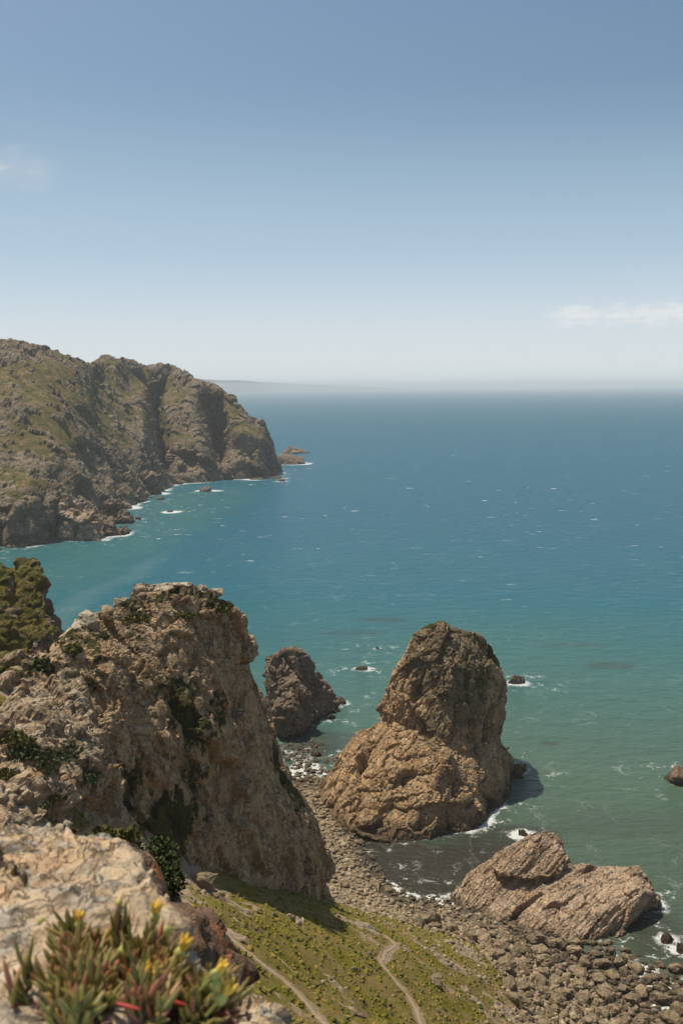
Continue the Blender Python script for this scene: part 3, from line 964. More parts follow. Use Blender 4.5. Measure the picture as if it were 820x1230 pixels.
# close the tip behind
tip = net[-1].copy()
tip[:, 1] += np.linspace(20, 60, len(tip))
tip[:, 0] -= np.linspace(2, 30, len(tip))
tip2 = tip.copy()
tip2[:, 2] = -6
tip2[:, 1] += 30
net = np.concatenate([net, tip[None], tip2[None]])
NU, NV = 520, 330
G = cr(net, NU)
G = cr(np.swapaxes(G, 0, 1), NV)       # (NV, NU, 3)
V = G.reshape(-1, 3)
ii = np.arange(NU * NV).reshape(NV, NU)
F = np.stack([ii[:-1, :-1], ii[:-1, 1:], ii[1:, 1:], ii[1:, :-1]], -1).reshape(-1, 4)
me = mk_mesh('headland', V, F)
N = vno(me)
if N[:, 2].mean() < 0:
    F = F[:, ::-1]
    me = mk_mesh('headland', V, F)
    N = vno(me)
vpar = np.repeat(np.linspace(0, 10, NV), NU)       # control row parameter
crag = np.maximum(sstep(0.05, 0.25, fbm(V, 60, 4, 0.6, 61) + 0.05), sstep(0.10, 0.22, fbm(V, 16, 3, 0.6, 68)))
crest_w = np.exp(-((vpar - 7) / 1.0) ** 2) * sstep(-230, -190, V[:, 0]) * sstep(-60, -100, V[:, 0])
crag = np.clip(crag + 0.8 * crest_w, 0, 1)
cliffm = sstep(3.7, 2.7, vpar + 1.2 * fbm(V, 40, 4, 0.6, 62))
rk = np.clip(np.maximum(cliffm, crag * 0.9), 0, 1) * sstep(11, 8, vpar)
d = 15 * fbm(V, 80, 3, 0.5, 63) * sstep(9, 8, vpar) * sstep(0.2, 1.6, vpar) * (1 - 0.6 * np.exp(-((vpar - 7) / 0.6) ** 2))
fa, ha = facet(V, L=26, seed=5, tilt=0.42, jump=0.12, crack=0.07, an=(1, 1, 1.5), rot=rotm(0.2, 0.5, 0.2))
fb_, hb = facet(V, L=10, seed=6, tilt=0.5, jump=0.16, crack=0.12, rot=rotm(0.2, 0.5, 0.2))
fc, hc = facet(V, L=4.5, seed=7, tilt=0.5, jump=0.2, crack=0.12)
d += crest_w * 5 * (fbm(V, 18, 3, 0.6, 69) + 0.15)
d += rk * (fa * 1.0 * np.maximum(cliffm, 0.35) + fb_ * 0.5 + fc * 0.3) + crag * (1 - cliffm) * 1.6 + 0.8 * fbm(V, 8, 3, 0.6, 65)
endf = np.tile(np.linspace(0, 1, NU), NV)
d *= sstep(1.0, 0.96, endf)
V2 = V + N * d[:, None]
me.vertices.foreach_set('co', V2.ravel())
me.update()
veg = (1 - rk) * 1.0 + 0.15 * fbm(V, 20, 3, 0.6, 66)
veg -= 0.6 * crag * (1 - cliffm)
fattr(me, 'veg', np.clip(veg + 0.9 * (fbm(V, 14, 4, 0.6, 67)) * sstep(0.2, 0.8, 1 - rk), 0, 1.1) * 0.95)
fattr(me, 'tone', RT[hc, 1])
smooth(me, False)
headland = link('headland', me, M_HEAD)
tag(headland, 'long scrub-covered rocky headland with dark sea cliffs across the bay', kind='structure')
SHORE.append(V2[(np.abs(V2[:, 2]) < 1.2) & (vpar < 3)][::2])

# ------------------------------------------------------------------ tors on the headland skyline
for (tp, lab, sd_) in [
    ([(186, 452), (188, 444), (194, 440), (203, 437), (211, 441), (214, 452), (200, 462)], 'largest grey tor on the headland skyline', 3),
    ([(214, 455), (216, 446), (221, 444), (226, 449), (228, 458), (220, 463)], 'blocky grey tor just right of the largest one on the headland skyline', 4),
    ([(134, 440), (138, 433), (146, 431), (158, 435), (168, 440), (170, 447), (150, 450)], 'long craggy tor left of the dip in the headland skyline', 5),
]:
    D_ = {3: 1285, 4: 1262, 5: 1225}[sd_]
    pts = [P(a, b_, D_ - (8 if b_ > 446 else 0)) for a, b_ in tp]
    pts += [p + np.array([0, 26, -10]) for p in pts[:6]] + [pts[0] + np.array([2, 10, -25]), pts[-2] + np.array([-2, 10, -25])]
    o = rock_object('rock_outcrop', [pts], 0.9, [dict(L=11, tilt=0.3, jump=0.14, crack=0.12, cheb=True), dict(L=4.5, tilt=0.35, jump=0.14, crack=0.12, cheb=True)], M_TOR, fb=(15, 2), seed=sd_, shore=False)
    tag(o, lab, 'rock', 'tors on the headland')

# ------------------------------------------------------------------ rocks in the water
ICO = {}


def blob_mesh(name, seed, sub=3, an=(1, 1, 0.7), rough=1.0):
    """one broken rock of about unit radius"""
    r = np.random.default_rng(seed)
    NP = 13
    k_ = np.arange(NP) + 0.5
    phi_, th_ = np.arccos(1 - 2 * k_ / NP), math.pi * (1 + 5 ** 0.5) * k_ + r.uniform(0, 6)
    pts = np.stack([np.cos(th_) * np.sin(phi_), np.sin(th_) * np.sin(phi_), np.cos(phi_)], 1) + r.normal(size=(NP, 3)) * 0.22
    pts /= np.linalg.norm(pts, axis=1)[:, None]
    pts *= r.uniform(0.74, 1.05, (NP, 1)) * np.array(an)
    bm = bmesh.new()
    vs_ = [bm.verts.new(tuple(p)) for p in pts]
    rr = bmesh.ops.convex_hull(bm, input=vs_)
    junk = [g for g in rr['geom_interior'] + rr['geom_unused'] if isinstance(g, bmesh.types.BMVert)]
    bmesh.ops.delete(bm, geom=list(set(junk)), context='VERTS')
    bmesh.ops.bevel(bm, geom=bm.edges[:], offset=0.035, segments=1, affect='EDGES', clamp_overlap=True)
    bmesh.ops.triangulate(bm, faces=bm.faces[:])
    for _ in range(sub):
        bmesh.ops.subdivide_edges(bm, edges=[e for e in bm.edges if e.calc_length() > 0.16], cuts=1, use_grid_fill=False)
        bmesh.ops.triangulate(bm, faces=bm.faces[:])
    me = bpy.data.meshes.new(name)
    bm.to_mesh(me)
    bm.free()
    V, N = vco(me), vno(me)
    off = r.uniform(0, 50, 3)
    h, hid = facet(V + off, L=0.7, seed=seed, tilt=0.16, jump=0.06, crack=0.05, cheb=True)
    h2 = 0.05 * fbm(V + off, 0.5, 4, 0.6, seed)
    V2 = V + N * (rough * (h + h2))[:, None]
    ln_ = np.linalg.norm(V2, axis=1)
    V2 *= (np.minimum(ln_, 1.12) / ln_)[:, None]
    me.vertices.foreach_set('co', V2.ravel())
    me.update()
    fattr(me, 'tone', RT[hid, 1])
    fattr(me, 'veg', np.zeros(len(V)))
    smooth(me, False)
    me.materials.append(M_BOULD)
    return me


def water_rock(px, py, w_, h_, label, seed, yaw=0.0, depth=0.8, mat=None, group='rocks standing in the sea', sink=0.0, z=0.0):
    c = W(px, py, z)
    d = np.linalg.norm(c - np.array([0, 0, CAMZ]))
    s = w_ * d / FPX / 2
    hh = h_ * d / FPX
    me = blob_mesh('rock', seed, 3, (1, 1, 1))
    V = vco(me)
    V[:, 2] *= 1.0
    V = V * np.array([s, s * depth, hh * 1.3])
    V[:, :2] *= (1 + 0.35 * np.clip(-(V[:, 2] - 0.35 * hh) / (hh + 1e-6), 0, 1))[:, None]
    V[:, 2] -= 0.22 * hh
    me.vertices.foreach_set('co', V.ravel())
    me.update()
    me.materials.clear()
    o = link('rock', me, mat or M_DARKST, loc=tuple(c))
    o.rotation_euler = (0, 0, yaw)
    tag(o, label, 'rock', group)
    a = np.linspace(0, 2 * math.pi, 24, endpoint=False)
    SHORE.append(np.c_[c[0] + s * np.cos(a + yaw) * 0.95, c[1] + s * depth * np.sin(a) * 0.95, np.zeros(24)])
    return o


wr = [
    (620, 820, 27, 13, 'low brown rock with white foam just right of the big sea stack', 101, .2, .7),
    (434, 804, 20, 6, 'small flat rock ringed with foam between the two sea stacks', 102, 0, .7),
    (818, 937, 52, 17, 'dark rock cut by the right edge of the photo, foam behind it', 103, .3, .8),
    (628, 1003, 13, 9, 'small round dark rock behind the top of the pale wedge rock', 104, 0, .8),
    (453, 779, 7, 2.5, 'tiny awash rock just off the top left of the big sea stack', 105, 0, .8),
    (397, 863, 15, 6, 'small brown rock off the right foot of the twin-peaked stack', 106, .4, .8),
    (362, 900, 11, 5, 'rounded pale brown rock in the channel below the twin-peaked stack', 107, 0, .8),
    (380, 908, 17, 7, 'broad brown rock in foam in the middle of the channel', 108, .2, .8),
    (376, 895, 8, 4, 'small dark rock just above the broad rock in the channel', 109, .2, .8),
    (801, 1130, 20, 10, 'dark wet rock in the surf right of the pale wedge rock', 110, .2, .9),
    (817, 1143, 14, 12, 'dark red-brown rock at the right edge in white surf', 111, .2, .9),
    (248, 590, 20, 7, 'low orange-brown rock in the bay below the headland', 112, 0, .9),
    (193, 600, 15, 4, 'flat dark rock close under the headland gully', 113, 0, .9),
    (204, 615, 10, 3, 'tiny dark rock with foam right of the headland cliffs', 114, 0, .9),
    (330, 575, 22, 4, 'flat rock shelf at the foot of the headland tip', 115, 0, .6),
    (308, 576, 22, 3, 'thin rock ledge awash left of the headland tip', 116, 0, .6),
    (10, 654, 26, 7, 'flat rock shelf below the headland at the left edge', 117, 0, .9),
    (27, 658, 10, 3, 'tiny dark rock in foam near the left edge', 118, 0, .9),
    (65, 648, 8, 12, 'short upright rock beside the pink rock block under the headland', 119, 0, .9),
    (166, 624, 10, 5, 'small rock off the low tail of the headland foot rocks', 120, 0, .9),
    (350, 557, 46, 13, 'broad flat brown rock beyond the headland tip with foam at its right end', 121, .1, .9),
    (356, 544, 44, 8, 'long low rock tongue farthest out beyond the headland tip', 122, 0, .9),
    (338, 578, 12, 5, 'little orange rock against the headland tip', 123, 0, .9),
]
for (px, py, w_, h_, lab, sd_, yw, dp) in wr:
    water_rock(px, py, w_, h_, lab, sd_, yw, dp)
# rocks at the headland's foot
for (hp, lab, sd_) in [
    ([(70, 604, 14), (82, 597, 22), (100, 604, 22), (112, 612, 18), (122, 632, 8), (72, 630, 2), (98, 625, 2)], 'large pinkish rock block standing at the foot of the headland', 130),
    ([(118, 612, 12), (130, 600, 18), (140, 606, 16), (150, 616, 8), (156, 624, 4), (120, 626, 0)], 'pointed grey-brown rock right of the pink block under the headland', 131),
    ([(118, 630, 4), (130, 627, 8), (140, 630, 8), (152, 634, 6), (125, 640, 0)], 'low brown rock with surf in front of the pointed headland foot rock', 132),
]:
    b0 = W(sum(q[0] for q in hp) / len(hp), max(q[1] for q in hp) + (18 if sd_ == 130 else 4), 0)
    pts = [P(a, b_, b0[1] + e + 3) for (a, b_, e) in hp]
    x0_, x1_ = min(p[0] for p in pts), max(p[0] for p in pts)
    pts += [np.array([x0_ + 1, b0[1] + 4, -1]), np.array([x1_ - 1, b0[1] + 2, -1]), np.array([(x0_ + x1_) / 2, b0[1], -1]), np.array([x0_, b0[1] + 22, -1]), np.array([x1_, b0[1] + 22, -1])]
    o = rock_object('rock', [pts], 0.8, [dict(L=12, tilt=0.4, jump=0.1, crack=0.1), dict(L=4.5, tilt=0.5, jump=0.2, crack=0.15)], M_WEDGE if sd_ == 130 else M_DARKST, fb=(15, 2), seed=sd_ % 17)
    tag(o, lab, 'rock')

# ------------------------------------------------------------------ beach boulders
VARS = [blob_mesh('boulder', 200 + k, 2, (1, random.uniform(.65, .9), random.uniform(.5, .75))) for k in range(9)]
MAJOR = BVHTree.FromPolygons


def bvh(o):
    me = o.data
    V = vco(me)
    L = o.matrix_world.translation if o.parent else o.location
    V = V + np.array(L)
    polys = [tuple(p.vertices) for p in me.polygons]
    return BVHTree.FromPolygons([tuple(v) for v in V], polys)


BV = {k: bvh(o) for k, o in (('cliff', cliff), ('spur', spur), ('stack', stack), ('dstack', dstack), ('wedge', wedge))}


def inside(p):
    for b_ in BV.values():
        h = b_.ray_cast(Vector(p), Vector((0, 0, 1)))
        if h[0] is not None and h[1].z > 0:
            return True
    return False


def place_boulder(x_, y_, s_, label, group, var=None, tilt=True, up=0.25):
    k = var if var is not None else random.randrange(len(VARS))
    o = link('boulder', VARS[k])
    o.location = (x_, y_, float(hgt(x_, y_)) + s_ * up)
    o.rotation_euler = (random.uniform(-.35, .35), random.uniform(-.35, .35), random.uniform(0, 6.28))
    o.scale = (s_, s_ * random.uniform(.75, 1.1), s_ * random.uniform(.75, 1.15))
    tag(o, label, 'boulder', group)
    return o


# the singled-out ones, sited where the photo shows them
special = [
    (517, 1108, 2.6, 'big dark round boulder at the top of the beach left of the pale wedge rock'),
    (540, 1118, 1.5, 'slanting brown boulder leaning beside the big dark round boulder'),
    (244, 1066, 2.3, 'orange-topped boulder in the green slope right behind the pale foreground rock'),
    (262, 1080, 1.0, 'small pale grey boulder standing in the green slope below the orange-topped one'),
    (350, 1105, 0.8, 'little orange boulder alone in the middle of the green slope'),
    (330, 1100, 0.6, 'small buff stone in the green slope left of the lone orange boulder'),
    (425, 1166, 0.7, 'orange stone in the grass left of the thin winding path'),
    (428, 1222, 1.0, 'orange-brown boulder in the grass near the bottom edge of the slope'),
    (443, 1148, 0.8, 'flat pale stone beside the bend of the thin winding path'),
    (524, 1184, 1.5, 'upright brown boulder where grass gives way to rubble right of the winding path'),
    (600, 1158, 1.2, 'rust-coloured boulder in the rubble below the pale wedge rock'),
    (450, 1063, 1.6, 'dark boulder at the left head of the small brown cove'),
    (655, 1196, 1.8, 'long flat grey slab boulder in the middle of the boulder beach'),
    (700, 1205, 2.0, 'large pale grey tilted boulder low in the boulder beach'),
    (742, 1162, 2.0, 'long pale boulder at the water edge under the right end of the wedge rock'),
    (794, 1190, 1.9, 'dark boulder at the right edge of the boulder beach'),
]
SP = []
for (px, py, s_, lab) in special:
    h = march(hgt, px, py, 40)
    SP.append((h[0], h[1], s_))
    place_boulder(h[0], h[1], s_, lab, None, var=(3 if 'flat' in lab or 'long' in lab else None))

LM = {'cliff': (P(400, 1080, 150), 'the tall cliff'), 'stack': (W(420, 1010, 0), 'the big sea stack'), 'wedge': (W(660, 1130, 0), 'the pale wedge rock'), 'cove': (W(470, 1075, 0), 'the small brown cove')}
zones = [
    (lambda x_, y_, z_: z_ > 6, 'angular brown boulder in the rubble along the foot of the grassy slope', 'boulders along the foot of the slope'),
    (lambda x_, y_, z_: y_ > 196, 'rounded boulder in the stony gap between the tall cliff and the big sea stack', 'boulders in the gap behind the cliff'),
    (lambda x_, y_, z_: x_ < 15, 'grey-brown boulder on the beach at the head of the small brown cove', 'boulders at the head of the cove'),
    (lambda x_, y_, z_: y_ > 158, 'brown boulder packed against the near side of the pale wedge rock', 'boulders below the wedge rock'),
    (lambda x_, y_, z_: z_ < 0.5, 'dark wet boulder at the water edge in the bottom right corner', 'wet boulders at the water edge'),
    (lambda x_, y_, z_: True, 'grey-brown angular boulder in the broad boulder field filling the bottom right', 'boulders of the bottom right boulder field'),
]


def in_frame(p, mrg=10):
    q = RN.T @ (np.array(p) - np.array([0, 0, CAMZ]))
    px, py = 410 + FPX * q[0] / -q[2], 615 - FPX * q[1] / -q[2]
    return -mrg < px < 820 + mrg and 0 < py < 1230 + mrg


placed, tries = [(a, b_, c * .7) for a, b_, c in SP], 0
bnorm = lambda a, b_: bilin(beach.reshape(ny, nx), TX0, TY0, TS, a, b_)
NB, made = 0, []
while NB < 270 and tries < 260000:
    tries += 1
    x_, y_ = random.uniform(-25, 90), random.uniform(118, 275)
    z_ = float(hgt(x_, y_))
    if z_ < -0.5 or z_ > 11 or float(bnorm(x_, y_)) < 0.35 or not in_frame((x_, y_, z_)):
        continue
    fieldz = y_ < 169 and x_ > 10
    if NB < 185 and tries < 120000 and not fieldz:
        continue
    if (NB >= 185 or tries >= 120000) and fieldz:
        continue
    s_ = (random.uniform(1.6, 2.5) if NB < 70 else random.uniform(0.85, 1.5)) if fieldz else random.uniform(.75, 1.35)
    if any((x_ - a) ** 2 + (y_ - b_) ** 2 < (0.72 * (s_ + c)) ** 2 for a, b_, c in placed):
        continue
    if inside((x_, y_, z_ + 0.1)):
        continue
    placed.append((x_, y_, s_))
    for fn, lab, grp in zones:
        if fn(x_, y_, z_):
            break
    made.append((place_boulder(x_, y_, s_, lab, grp), s_, (x_, y_, z_), grp))
    NB += 1

SHORT = {'boulders along the foot of the slope': 'angular boulder in rubble at the grassy slope foot',
         'boulders in the gap behind the cliff': 'boulder in the gap between tall cliff and big stack',
         'boulders at the head of the cove': 'boulder on the beach at the brown cove',
         'boulders below the wedge rock': 'boulder on the near side of the wedge rock',
         'wet boulders at the water edge': 'wet boulder at the bottom right water edge',
         'boulders of the bottom right boulder field': 'angular boulder in the bottom right boulder field'}
for grp, base_ in SHORT.items():
    mem = [m_ for m_ in made if m_[3] == grp]
    if not mem:
        continue
    pxs = []
    for m_ in mem:
        q = RN.T @ (np.array(m_[2]) - np.array([0, 0, CAMZ]))
        pxs.append((q[0] / -q[2], q[1] / -q[2]))
    lx = sorted(p[0] for p in pxs)
    ly = sorted(p[1] for p in pxs)
    ls = sorted(m_[1] for m_ in mem)
    cut = lambda L, f: L[min(len(L) - 1, int(len(L) * f))]
    cells = {}
    for m_, (a, b_) in zip(mem, pxs):
        hz__ = 'left' if a < cut(lx, 1 / 3) else ('right' if a > cut(lx, 2 / 3) else 'middle')
        vt = 'far' if b_ > cut(ly, .5) else 'near'
        sz = 'large' if m_[1] > cut(ls, 2 / 3) else ('small' if m_[1] < cut(ls, 1 / 3) else 'mid-sized')
        cells.setdefault((hz__, vt, sz), []).append(m_)
    for (hz__, vt, sz), ms_ in cells.items():
        for m_ in ms_:
            m_[0]['label'] = sz + ' ' + base_ + ', ' + vt + ' ' + hz__ + ' part'

# rubble: the uncountable smaller stones, one object
bases = []
for k in range(6):
    bm = bmesh.new()
    r = np.random.default_rng(900 + k)
    q = r.normal(size=(11, 3))
    q /= np.linalg.norm(q, axis=1)[:, None]
    q *= np.array([1, r.uniform(.6, .9), r.uniform(.45, .75)]) * r.uniform(.8, 1.05, (11, 1))
    vs_ = [bm.verts.new(tuple(p)) for p in q]
    rr = bmesh.ops.convex_hull(bm, input=vs_)
    junk = [g for g in rr['geom_interior'] + rr['geom_unused'] if isinstance(g, bmesh.types.BMVert)]
    bmesh.ops.delete(bm, geom=list(set(junk)), context='VERTS')
    bmesh.ops.triangulate(bm, faces=bm.faces[:])
    bm.verts.index_update()
    bases.append((np.array([v.co[:] for v in bm.verts]), np.array([[v.index for v in f.verts] for f in bm.faces])))
    bm.free()


def scatter(n, test, smin, smax, power=2.0, up=0.15, xr=(-30, 95), yr=(60, 285), flat=1.0):
    Vs, Fs, T, off = [], [], [], 0
    xs, ys = rng.uniform(*xr, n), rng.uniform(*yr, n)
    zs_ = hgt(xs, ys)
    keep = test(xs, ys, zs_)
    # frame cull with a margin
    q = (np.c_[xs, ys, zs_] - np.array([0, 0, CAMZ])) @ RN
    px, py = 410 + FPX * q[:, 0] / -q[:, 2], 615 - FPX * q[:, 1] / -q[:, 2]
    keep &= (px > -60) & (px < 880) & (py < 1290)
    for x_, y_, z_ in zip(xs[keep], ys[keep], zs_[keep]):
        s_ = smin + (smax - smin) * rng.random() ** power
        B, Fb = bases[rng.integers(len(bases))]
        a, b_ = rng.uniform(0, 6.28), rng.uniform(-.5, .5)
        Rm = rotm(b_, rng.uniform(-.5, .5), a)
        Vb = (B * s_ * np.array([1, 1, flat])) @ Rm.T + np.array([x_, y_, z_ + s_ * up])
        Vs.append(Vb)
        Fs.append(Fb + off)
        T.append(np.full(len(Vb), rng.random()))
        off += len(Vb)
    return np.concatenate(Vs), np.concatenate(Fs), np.concatenate(T)


def stone_mat():
    m, t = new_mat('loose_stones')
    pos = t.n('ShaderNodeNewGeometry').outputs['Position']
    tn = t.attr('tone')
    n = t.noise(pos, 2.5, 5, 0.7)
    c = t.mix(t.mapr(tn, 0.0, 0.6), (0.19, 0.14, 0.085), (0.34, 0.26, 0.165))
    c = t.mix(t.mapr(tn, 0.7, 0.95), c, (0.42, 0.36, 0.26))
    c = t.mix(t.mapr(tn, 0.965, 0.975, 0, 0.6), c, (0.36, 0.19, 0.11))
    c = t.mix(t.mapr(n, 0.35, 0.6, 0.5, 0), c, (0.10, 0.08, 0.06))
    pz = t.n('ShaderNodeSeparateXYZ', Vector=pos).outputs[2]
    c = t.mix(t.mapr(t.m('ADD', pz, n), 0.7, 2.0, 0.75, 0, True), c, (0.05, 0.04, 0.03))
    b = t.n('ShaderNodeBsdfPrincipled', Base__Color=c, Roughness=0.9, Normal=t.bump(n, 0.6, 0.08))
    b.inputs['Specular IOR Level'].default_value = 0.15
    t.n('ShaderNodeOutputMaterial', Surface=b)
    return m


M_STONE = stone_mat()
Vr, Fr_, Tr = scatter(34000, lambda a, b_, c: (bnorm(a, b_) > rng.random(len(a)) * 0.9 + 0.05) & (c > -0.5), 0.2, 1.05, 1.7, 0.1, yr=(110, 285))
me = mk_mesh('rubble', Vr, Fr_)
fattr(me, 'tone', Tr)
tag(link('rubble', me, M_STONE), 'small broken stones carpeting the beach', kind='stuff')
gfn = lambda a, b_: bilin(GRASS.reshape(ny, nx), TX0, TY0, TS, a, b_)
pmf = lambda a, b_: bilin(pmask.reshape(ny, nx), TX0, TY0, TS, a, b_)
Vr, Fr_, Tr = scatter(60000, lambda a, b_, c: (bnorm(a, b_) < .4) & (gfn(a, b_) < rng.random(len(a)) * 1.0) & (c > 3) & (pmf(a, b_) < .2) & (rng.random(len(a)) < np.interp(c, [4, 12, 22, 60], [.9, .35, .08, .04])), 0.08, 0.75, 2.4, 0.1, xr=(-60, 80), yr=(50, 172))
me = mk_mesh('gravel', Vr, Fr_)
fattr(me, 'tone', Tr)
tag(link('gravel', me, M_STONE), 'small stones littering the grassy slope', kind='stuff')


# ------------------------------------------------------------------ ground cover cushions on the slope
def leafy_mat(name, cols, tonemix=True):
    m, t = new_mat(name)
    tn = t.attr('tone')
    pos = t.n('ShaderNodeNewGeometry').outputs['Position']
    n = t.noise(pos, 0.25, 4, 0.6)
    f = t.m('ADD', t.m('MULTIPLY', tn, 0.75), t.m('MULTIPLY', t.m('SUBTRACT', n, 0.4), 1.2))
    c = t.mix(t.mapr(f, 0.0, 0.5), cols[0], cols[1])
    c = t.mix(t.mapr(f, 0.5, 0.95), c, cols[2])
    b = t.n('ShaderNodeBsdfPrincipled', Base__Color=c, Roughness=0.8)
    b.inputs['Specular IOR Level'].default_value = 0.2
    t.n('ShaderNodeOutputMaterial', Surface=b)
    return m


M_MAT = leafy_mat('ground_cover', [(0.06, 0.07, 0.008), (0.15, 0.13, 0.012), (0.23, 0.15, 0.03)])
Vr, Fr_, Tr = scatter(52000, lambda a, b_, c: (gfn(a, b_) > 0.35 + rng.random(len(a)) * 0.4) & (pmf(a, b_) < 0.3) & (c > 2.5), 0.10, 0.6, 2.2, -0.03, xr=(-85, 80), yr=(50, 170), flat=0.55)
me = mk_mesh('ground_cover', Vr, Fr_)
fattr(me, 'tone', Tr)
M_TUFT = leafy_mat('dark_tufts', [(0.035, 0.045, 0.012), (0.06, 0.065, 0.016), (0.13, 0.09, 0.03)])
Vt, Ft, Tt = scatter(9000, lambda a, b_, c: (gfn(a, b_) > 0.3) & (pmf(a, b_) < 0.1) & (c > 4) & (rng.random(len(a)) < 0.3), 0.12, 0.6, 2.4, 0.02, xr=(-85, 80), yr=(50, 172), flat=0.6)
mt_ = mk_mesh('undergrowth', Vt, Ft)
fattr(mt_, 'tone', Tt)
tag(link('undergrowth', mt_, M_TUFT), 'dark dry tufts dotted over the slope', kind='stuff')
tag(link('ground_cover', me, M_MAT), 'low green and yellow cushion plants matting the slope', kind='stuff')


# ------------------------------------------------------------------ bushes
def bush(c, r, label, seed, mat, squash=0.7, nleaf=900, leaf=0.11):
    rr = np.random.default_rng(seed)
    root = bpy.data.objects.new('bush', None)
    COL.objects.link(root)
    root.location = tuple(c)
    tag(root, label, 'bush', 'bushes on the rocks')
    # a few lobes
    lob = rr.normal(size=(7, 3)) * np.array([.45, .45, .25]) * r
    lob[:, 2] = np.abs(lob[:, 2]) + 0.15 * r
    lr = rr.uniform(.35, .6, 7) * r
    k = rr.integers(0, 7, nleaf)
    d = rr.normal(size=(nleaf, 3))
    d /= np.linalg.norm(d, axis=1)[:, None]
    rad = rr.uniform(.55, 1.08, nleaf)
    p = lob[k] + d * (lr[k] * rad)[:, None]
    p[:, 2] *= squash
    up = d * .6 + rr.normal(size=(nleaf, 3)) * .6
    up /= np.linalg.norm(up, axis=1)[:, None]
    sd = np.cross(up, rr.normal(size=(nleaf, 3)))
    sd /= np.linalg.norm(sd, axis=1)[:, None]
    L = leaf * rr.uniform(.7, 1.3, nleaf)[:, None] * r
    A = p - up * L
    B = p + sd * L * .55
    C = p + up * L
    D = p - sd * L * .55
    Vl = np.stack([A, B, C, D], 1).reshape(-1, 3)
    Fl = np.arange(nleaf * 4).reshape(-1, 4)
    me = mk_mesh('foliage', Vl, Fl)
    fattr(me, 'tone', np.repeat(rr.random(nleaf), 4))
    link('foliage', me, mat, root)
    # twigs
    bm = bmesh.new()
    for q, qr in zip(lob, lr):
        a = Vector((0, 0, -0.2 * r))
        b_ = Vector(q) * 0.95
        b_.z *= squash
        dr = (b_ - a)
        mt = Matrix.Translation((a + b_) / 2) @ dr.to_track_quat('Z', 'Y').to_matrix().to_4x4()
        bmesh.ops.create_cone(bm, cap_ends=True, segments=6, radius1=0.04 * r, radius2=0.015 * r, depth=dr.length, matrix=mt)
    me = bpy.data.meshes.new('stem')
    bm.to_mesh(me)
    bm.free()
    link('stem', me, M_STEM, root)
    return root


m, t = new_mat('woody_stem')
b = t.n('ShaderNodeBsdfPrincipled', Base__Color=(0.09, 0.06, 0.04), Roughness=0.9)
t.n('ShaderNodeOutputMaterial', Surface=b)
M_STEM = m
M_BUSH = leafy_mat('dark_bush_leaves', [(0.022, 0.035, 0.012), (0.045, 0.062, 0.018), (0.08, 0.085, 0.025)])
M_BUSHY = leafy_mat('olive_bush_leaves', [(0.05, 0.06, 0.015), (0.10, 0.10, 0.02), (0.17, 0.13, 0.03)])


def gp(px, py, d0=30):
    return march(hgt, px, py, d0)


cb = BV['cliff']


def cliff_or_ground(px, py):
    d = ray(px, py)
    g = gp(px, py)
    for q_ in (cb, BV['spur']):
        h = q_.ray_cast(Vector((0, 0, CAMZ)), Vector(d).normalized())
        if h[0] is not None and h[0].y < g[1]:
            g = np.array(h[0])
    return g


for (px, py, r, lab, sd_, mt, sq) in [
    (53, 800, 3.0, 'rounded green bush just below the two people on the saddle', 1, M_BUSH, .6),
    (90, 778, 1.8, 'low olive bush on the rim right of the two people', 2, M_BUSHY, .6),
    (42, 905, 2.2, 'dark green bush in the middle of the lit rocks at the left edge', 3, M_BUSH, .7),
    (20, 885, 1.8, 'yellowish low bush among the lit rocks above the dark bush', 4, M_BUSHY, .5),
    (160, 743, 1.7, 'yellow-green cushion on the cliff top left of the crest', 5, M_BUSHY, .45),
    (262, 733, 2.0, 'bright green cushion on the right shoulder of the cliff top', 6, M_BUSHY, .45),
    (226, 738, 1.5, 'small olive cushion on the cliff top below the crest', 7, M_BUSHY, .45),
    (62, 960, 1.5, 'small orange-green bush on the rocks above the pale foreground rock', 8, M_BUSHY, .5),
    (105, 935, 1.6, 'dusky low bush near the shaded foot of the left rocks', 9, M_BUSH, .5),
    (12, 930, 1.4, 'small golden bush at the left edge of the lit rocks', 10, M_BUSHY, .5),
]:
    c = cliff_or_ground(px, py)
    c[2] -= 0.15 * r
    bush(c, r, lab, sd_, mt, sq)

# ------------------------------------------------------------------ two people on the saddle


def mat_plain(name, c, rough=0.85):
    m, t = new_mat(name)
    n = t.noise(t.n('ShaderNodeTexCoord').outputs['Object'], 9.0, 4, 0.6)
    col = t.mix(t.mapr(n, 0.3, 0.7, 0, 0.3), c, tuple(q * .6 for q in c))
    b = t.n('ShaderNodeBsdfPrincipled', Base__Color=col, Roughness=rough)
    t.n('ShaderNodeOutputMaterial', Surface=b)
    return m


M_SKIN = mat_plain('skin', (0.42, 0.25, 0.17), 0.6)
M_HAIR = mat_plain('dark_hair', (0.03, 0.022, 0.018))
M_WHITE = mat_plain('white_shirt', (0.75, 0.72, 0.70))
M_NAVY = mat_plain('navy_shirt', (0.035, 0.05, 0.08))
M_SHORT = mat_plain('dark_shorts', (0.035, 0.035, 0.045))
M_SHORT2 = mat_plain('brown_shorts', (0.14, 0.09, 0.07))
M_SHOE = mat_plain('shoes', (0.1, 0.08, 0.07))


